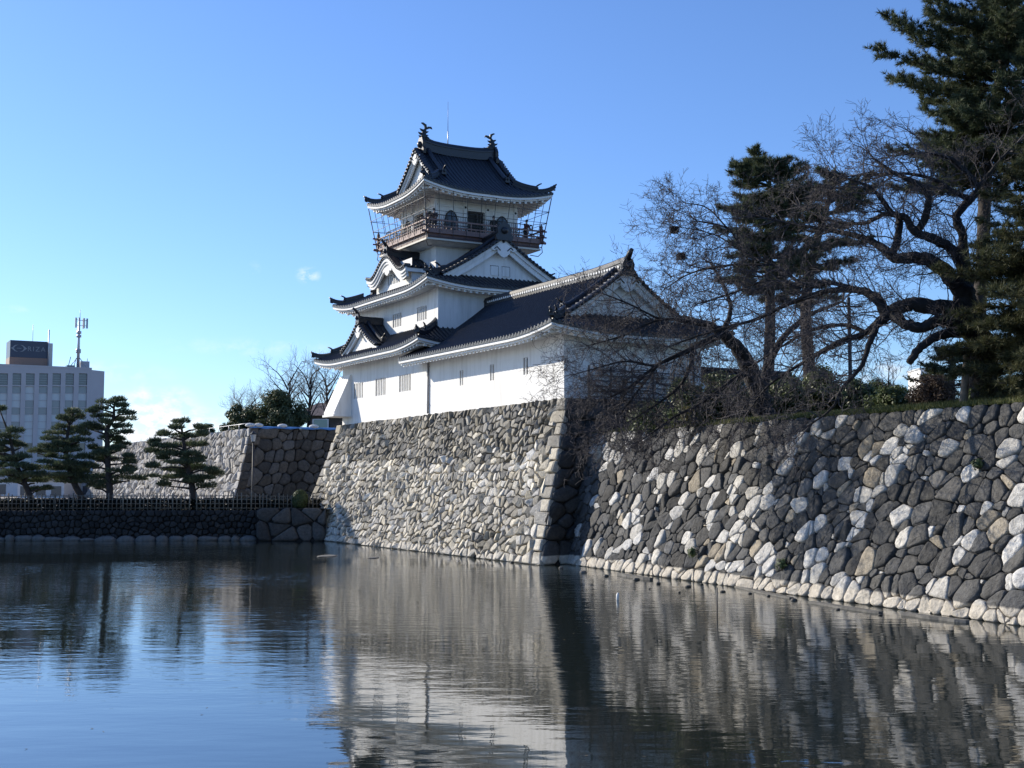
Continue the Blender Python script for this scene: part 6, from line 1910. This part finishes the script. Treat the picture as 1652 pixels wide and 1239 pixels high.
hgt = sz1 - szb; cx = sx0 + (sx1 - sx0) * .23; cz = szb + hgt * .53
m = MB()
for s_ in (-1, 1):      # two pointed brackets making an open eye
    for u_ in (-1, 1):
        m.prism([(cx + s_ * 1.55, 2.93, cz), (cx + s_ * .75, 2.93, cz + u_ * .62), (cx + s_ * .15, 2.93, cz + u_ * .74), (cx + s_ * .7, 2.93, cz + u_ * .44), (cx + s_ * .98, 2.93, cz)][::(1 if s_ * u_ > 0 else -1)], (0, .06, 0))
m.b2((cx - .45, 2.93, cz - .05), (cx + .45, 2.98, cz + .05))
m.build('emblem', M['letter'], sg)
cu = bpy.data.curves.new('lettering', 'FONT'); cu.body = 'RIZA'; cu.size = hgt * .40; cu.extrude = .02; cu.space_character = 1.25
to = bpy.data.objects.new('lettering_curve', cu); S.collection.objects.link(to)
bpy.context.view_layer.update()
me = bpy.data.meshes.new_from_object(to.evaluated_get(bpy.context.evaluated_depsgraph_get())); bpy.data.objects.remove(to)
lt = bpy.data.objects.new('lettering', me); S.collection.objects.link(lt); lt.parent = sg; me.materials.append(M['letter'])
lt.location = (sx0 + (sx1 - sx0) * .45 - sx0, 2.95 - 3, cz - hgt * .14 - zt); lt.rotation_euler = (R(90), 0, 0)
def rod(px, y0, y1, label, r=.05, yy=4):
    x_, z0 = hl(px, y0); _, z1 = hl(px, y1)
    m = MB(); p = HF @ Vector((x_, yy, z0)); q = HF @ Vector((x_, yy, z1)); m.tube([p, q], r, 5)
    tag(m.build('roof_rod', M['steel'], None, p), label, 'antenna rod', 'rods on the roof sign')
rod(57.5, 549, 520, 'thin rod standing on top of the dark blue sign box'); rod(80.5, 593, 530, 'thicker pale rod rising in front of the sign box right end', .14, 2.4)
# antenna mast
ax, az0 = hl(130, 596); _, az1 = hl(130, 510)
am = thing('antenna_mast', HF @ Vector((ax, 3, zt)), 'steel mobile phone antenna mast with panel antennas on the tall building roof', 'antenna mast', None, TH); am['_o'] = (ax, 3, zt)
m = MB(); m.tube([(ax, 3, zt), (ax, 3, az0 + (az1 - az0) * .55), (ax, 3, az1)], [.34, .26, .18], 8)
for f_ in (.33, .36, .63, .70): m.tube([(ax, 3, az0 + (az1 - az0) * f_), (ax, 3, az0 + (az1 - az0) * f_ + .5)], .5, 8)
m.build('pole', M['steel'], am)
for k in range(3):
    an = R(90 * k - 120 + 30 * k); dx, dy = math.cos(an), math.sin(an)
    if k == 2: dx, dy = 1.0, -.1
    for off in ((0,) if k == 2 else (-.35, .35)):
        m = MB(); c = (ax + dx * (1.55 if k == 2 else .9) - dy * off, 3 + dy * .9 + dx * off, az1 - 1.1)
        m.box(c, (.34, .3, 2.1)); pa = m.build('panel_antenna', M['hotel_light'] if k != 2 else M['pane_mid'], am); pa['_o'] = am['_o']
    m = MB()
    for z in (az1 - .5, az1 - 1.6): m.tube([(ax, 3, z), (ax + dx * 1.5, 3 + dy * .9, z)], .06, 5)
    m.build('bracket', M['steel'], am)
m = MB()
for (dx, dy) in ((-2.0, -1), (1.9, -1), (.2, 2)): m.tube([(ax + dx, 3 + dy, zt + .2), (ax, 3, az0 + (az1 - az0) * .27)], .08, 5)
m.build('brace', M['steel'], am)
m = MB(); m.tube([(ax + .15, 3, az1 - .1), (ax + .15, 3, az1 + 1.7)], .05, 5); m.build('whip_antenna', M['steel'], am)
m = MB(); x_, z_ = hl(145, 581); m.b2((x_ - 1.3, 3, zt), (x_ + .5, 6, z_)); m.tube([(x_ + .2, 4, z_), (x_ + .2, 4, z_ + .7)], .07, 5)
tag(m.build('roof_cabinet', M['hotel'], None, None), 'pale grey equipment cabinet at the roof corner beside the antenna mast', 'cabinet')
bpy.data.objects['roof_cabinet'].matrix_world = HF
m = MB(); x_, z_ = hl(119, 588); m.b2((x_ - 1.0, 2, zt + .35), (x_ + .6, 4, z_)); m.tube([(x_ - .8, 2.5, zt), (x_ - .2, 2.5, z_ + 1.8)], .07, 5); m.tube([(x_ + .3, 2.5, zt), (x_ + .9, 2.5, z_ + 1.6)], .07, 5)
o = m.build('roof_machine', M['pane_dark'], None, None); o.matrix_world = HF; tag(o, 'low dark roof machine with two slanting rods left of the antenna mast', 'machine')
# street level things glimpsed below the pines: pale shop fronts
for k, (xa, xb, yt, c) in enumerate([(28, 103, 783, (.55, .56, .58)), (128, 205, 783, (.42, .47, .56)), (-40, 10, 780, (.5, .52, .55))]):
    a, b = at(xa, 800, 150 + 6 * k), at(xb, 800, 150 + 6 * k); z_ = at(xa, yt, 150 + 6 * k).z
    t = thing('shop_building', ((a.x + b.x) / 2, a.y, 1.9), ['low white shop building glimpsed under the left pines', 'low pale blue grey building behind the tallest clipped pine', 'low pale building at the left edge behind the fence'][k], 'building', 'low buildings behind the fences')
    m = MB(); m.b2((a.x, a.y, 1.9), (b.x, a.y + 8, z_ + .6)); m.build('wall', mat('shop_wall', c, .7, noise=.08), t, t.location)
    m = MB(); m.b2((a.x - .3, a.y - .4, z_ + .6), (b.x + .3, a.y + 8, z_ + .8)); m.build('roof', M['hotel'], t, t.location)
    for j in range(3):
        x_ = a.x + (b.x - a.x) * (j + .5) / 3; m = MB(); m.b2((x_ - .6, a.y - .04, 2.2), (x_ + .6, a.y + .02, z_ - .1)); m.build('window', M['pane_dark'], t, t.location)
# small white building far behind the cedar, utility pole
a, b = at(1486, 640, 190), at(1500, 596, 190)
t = thing('white_building', ((a.x + b.x) / 2, 190, 6), 'small white building far away left of the layered cedar', 'building')
m = MB(); m.b2((a.x, 190, 6), (b.x, 196, b.z)); m.build('wall', M['plaster'], t, t.location)
m = MB()
for z in (b.z - 1.6,): m.b2((a.x + .35, 189.96, z), (a.x + .8, 190.05, z + .9))
m.build('window', M['pane_dark'], t, t.location)
m = MB(); m.b2((a.x - .15, 189.9, b.z), (b.x + .15, 196, b.z + .25)); m.build('roof_edge', M['hotel_light'], t, t.location)
p = at(1373, 660, 75); p.z = 6.3
t = thing('utility_pole', p, 'slim dark utility pole seen between the cherry branches and the shrubs', 'utility pole')
m = MB(); m.tube([(p.x, 75, 6.2), (p.x, 75, at(1373, 480, 75).z)], [.15, .10], 8); m.build('pole', M['black_metal'], t, t.location)
m = MB(); m.b2((p.x - .8, 74.95, at(1373, 496, 75).z), (p.x + .8, 75.05, at(1373, 496, 75).z + .1)); m.build('crossarm', M['black_metal'], t, t.location)
# two old nests in the cherry twigs
for k, (x, y, Y_) in enumerate(((1088, 371, 46.6), (1099, 413, 46.6))):
    c = at(x, y, Y_); r_ = random.Random(60 + k); segs = []
    for _ in range(260):
        a = r_.uniform(0, 6.28); q = np.array([c.x + math.cos(a) * .16 * r_.uniform(.3, 1.1), Y_ + math.sin(a) * .16 * r_.uniform(.3, 1.1), c.z + r_.uniform(-.12, .1)])
        d = np.array([-math.sin(a), math.cos(a), r_.gauss(0, .3)]) * r_.uniform(.08, .16); segs.append((q - d, q + d, .008, .006))
    v, f = seg_tubes(segs); o = np_mesh('bird_nest', v, f, M['twig'], None, c, True)
    tag(o, ['upper dark twig nest at the left tips of the cherry branches', 'lower twig nest just under the first at the cherry tips'][k], 'nest', 'nests in the cherry')

# ------------------------------------------------------------------ visitors on the gallery
def person(v, u, facing, coat, trousers, hair, label, lean=0.0, h=1.66):
    b = cw(v, u, ZF + .005)
    t = thing('person', b, label, 'person', None, facing)
    def skin(name, nodes, edges, m, sub=1):
        me = bpy.data.meshes.new(name); me.from_pydata([n[:3] for n in nodes], edges, [])
        o = bpy.data.objects.new(name, me); S.collection.objects.link(o); o.parent = t
        md = o.modifiers.new('skin', 'SKIN'); md.use_smooth_shade = True
        for i, n in enumerate(nodes): me.skin_vertices[0].data[i].radius = (n[3], n[4] if len(n) > 4 else n[3])
        me.skin_vertices[0].data[0].use_root = True
        s = o.modifiers.new('sub', 'SUBSURF'); s.levels = sub; s.render_levels = sub
        me.materials.append(m); return o
    k = h / 1.7
    # body: pelvis root, spine, head, arms resting on the rail, legs
    N = [(0, 0, .92, .13, .11), (0, .01, 1.12, .14, .10), (0, .03 + lean, 1.36, .17, .11), (0, .05 + lean, 1.47, .06), (0, .06 + lean, 1.54, .06), (0, .08 + lean, 1.64, .085),
         (.19, .03 + lean, 1.40, .06), (.25, .12 + lean, 1.15, .047), (.17, .34 + lean, 1.06, .036), (-.19, .03 + lean, 1.40, .06), (-.25, .12 + lean, 1.15, .047), (-.17, .34 + lean, 1.06, .036),
         (.09, 0, .86, .085), (.10, .02, .48, .06), (.10, 0, .08, .042), (.10, .10, .035, .036), (-.09, 0, .86, .085), (-.10, .02, .48, .06), (-.10, 0, .08, .042), (-.10, .10, .035, .036)]
    N = [tuple(c * k for c in n) for n in N]
    E_ = [(0, 1), (1, 2), (2, 3), (3, 4), (4, 5), (2, 6), (6, 7), (7, 8), (2, 9), (9, 10), (10, 11), (0, 12), (12, 13), (13, 14), (14, 15), (0, 16), (16, 17), (17, 18), (18, 19)]
    body = skin('body', N, E_, M['skin'])
    J = [N[1], N[2], (N[3][0], N[3][1], N[3][2] - .03, .08), N[6], N[7], (N[8][0], N[8][1] - .03, N[8][2], .045), N[9], N[10], (N[11][0], N[11][1] - .03, N[11][2], .045), (0, 0, .82 * k, .16, .13)]
    J = [tuple(list(n[:3]) + [x * 1.22 for x in n[3:]]) for n in J]
    skin('jacket', J, [(0, 1), (1, 2), (1, 3), (3, 4), (4, 5), (1, 6), (6, 7), (7, 8), (0, 9)], coat)
    T = [N[0], N[12], N[13], (N[14][0], N[14][1], N[14][2] + .03, .055), N[16], N[17], (N[18][0], N[18][1], N[18][2] + .03, .055)]
    T = [tuple(list(n[:3]) + [x * 1.18 for x in n[3:]]) for n in T]
    skin('trousers', T, [(0, 1), (1, 2), (2, 3), (0, 4), (4, 5), (5, 6)], trousers)
    hd = N[5]
    m = MB(); m.ball((hd[0], hd[1] - .012, hd[2] + .03), (.092, .10, .095), n=12, m=8); m.ball((hd[0], hd[1] - .05, hd[2] - .03), (.085, .06, .09), n=10, m=6)
    m.build('hair', hair, t, (0, 0, 0))
    m = MB()
    for s_ in (-1, 1): m.ball((hd[0] + s_ * .03, hd[1] + .085, hd[2] + .005), (.012, .008, .009), n=6, m=4)
    m.build('eyes', M['slot'], t, (0, 0, 0))
    m = MB(); m.tube([(hd[0], hd[1] + .085, hd[2] + .01), (hd[0], hd[1] + .108, hd[2] - .018), (hd[0], hd[1] + .088, hd[2] - .03)], [.008, .015, .01], 6); m.build('nose', M['skin'], t, (0, 0, 0))
    m = MB(); m.b2((hd[0] - .022, hd[1] + .076, hd[2] - .052), (hd[0] + .022, hd[1] + .089, hd[2] - .044)); m.build('mouth', mat('lips', (.35, .15, .13), .6), t, (0, 0, 0))
    m = MB()
    for s_ in (-1, 1): m.ball((hd[0] + s_ * .088, hd[1] - .005, hd[2] - .005), (.014, .022, .03), n=6, m=5)
    m.build('ears', M['skin'], t, (0, 0, 0))
    for s_, w in ((1, N[8]), (-1, N[11])):        # hands laid over the rail: palm, four bent fingers and a thumb
        m = MB(); c = Vector((w[0], w[1] + .05, w[2]))
        m.ball(c, (.04, .05, .016), n=8, m=5)
        for q in range(4):
            x_ = c.x + (q - 1.5) * .019; l = (.055, .068, .063, .048)[q if s_ > 0 else 3 - q]
            m.tube([(x_, c.y + .035, c.z), (x_, c.y + .035 + l * .6, c.z - .006), (x_, c.y + .035 + l * .8, c.z - .03)], [.009, .008, .007], 5)
        m.tube([(c.x - s_ * .035, c.y - .01, c.z), (c.x - s_ * .062, c.y + .02, c.z - .006), (c.x - s_ * .066, c.y + .045, c.z - .014)], [.010, .009, .007], 5)
        m.build('hand', M['skin'], t, (0, 0, 0))
    return t
M['skin'] = mat('skin', (.50, .33, .25), .5)
dk = mat('dark_hair', (.02, .017, .015), .5)
rz_s = TH + math.pi          # looking out over the end side (-u)
person(11.55, 21.35, rz_s + .3, mat('dark_red_coat', (.14, .035, .04), .8), mat('navy_trousers', (.03, .035, .05), .8), dk, 'visitor in a dark red coat at the right end of the gallery')
person(9.05, 21.35, rz_s - .5, mat('charcoal_coat', (.045, .045, .05), .8), mat('black_trousers', (.025, .025, .03), .8), dk, 'dark haired visitor in charcoal beside the gallery doorway')
person(4.55, 21.15, rz_s - .8, mat('dark_brown_coat', (.07, .05, .05), .8), mat('grey_trousers', (.07, .07, .075), .8), dk, 'visitor in dark brown at the near corner of the gallery railing')
# ------------------------------------------------------------------ water
def water_mat():
    m = bpy.data.materials.new('moat_water'); m.use_nodes = True
    t = m.node_tree; b = t.nodes['Principled BSDF']
    b.inputs['Base Color'].default_value = (.014, .019, .016, 1)
    b.inputs['Roughness'].default_value = .02
    b.inputs['IOR'].default_value = 2.4
    geo = t.nodes.new('ShaderNodeNewGeometry')
    def noise(sx, sy, det, sc=1.0):
        mp = t.nodes.new('ShaderNodeMapping'); mp.inputs['Scale'].default_value = (sx, sy, 1)
        t.links.new(geo.outputs['Position'], mp.inputs[0])
        n = t.nodes.new('ShaderNodeTexNoise'); n.inputs['Scale'].default_value = sc; n.inputs['Detail'].default_value = det; n.inputs['Roughness'].default_value = .5
        t.links.new(mp.outputs[0], n.inputs['Vector']); return n.outputs['Fac']
    def math_(op, a, c):
        n = t.nodes.new('ShaderNodeMath'); n.operation = op
        for i, x in enumerate((a, c)):
            if isinstance(x, (int, float)): n.inputs[i].default_value = x
            else: t.links.new(x, n.inputs[i])
        return n.outputs[0]
    broad = noise(.35, .9, 2)
    mid = noise(1.1, 2.6, 2)
    fine = noise(3.2, 7.5, 3)
    # a wind-ruffled belt further out, calmer patches elsewhere
    patch = noise(.030, .07, 3)
    pr = t.nodes.new('ShaderNodeMapRange'); t.links.new(patch, pr.inputs['Value'])
    pr.inputs['From Min'].default_value = .42; pr.inputs['From Max'].default_value = .62; pr.inputs['To Min'].default_value = .25; pr.inputs['To Max'].default_value = 1.0
    sy = t.nodes.new('ShaderNodeSeparateXYZ'); t.links.new(geo.outputs['Position'], sy.inputs[0])
    far = t.nodes.new('ShaderNodeMapRange'); t.links.new(sy.outputs['Y'], far.inputs['Value'])
    far.inputs['From Min'].default_value = 20; far.inputs['From Max'].default_value = 42; far.inputs['To Min'].default_value = .4; far.inputs['To Max'].default_value = 3.0
    h = math_('ADD', math_('MULTIPLY', broad, .009), math_('MULTIPLY', math_('MULTIPLY', math_('MULTIPLY', mid, pr.outputs[0]), far.outputs[0]), .0075))
    h = math_('ADD', h, math_('MULTIPLY', math_('MULTIPLY', fine, pr.outputs[0]), math_('MULTIPLY', far.outputs[0], .0028)))
    bp = t.nodes.new('ShaderNodeBump'); bp.inputs['Strength'].default_value = 1.0; bp.inputs['Distance'].default_value = 1.0
    t.links.new(h, bp.inputs['Height']); t.links.new(bp.outputs[0], b.inputs['Normal'])
    return m
M['water'] = water_mat()
mb = MB(); mb.quad((-160, -30, 0), (45, -30, 0), (45, 84.2, 0), (-160, 84.2, 0))
tag(mb.build('water', M['water']), kind='structure')
for o in bpy.data.objects:
    if '_o' in o: del o['_o']
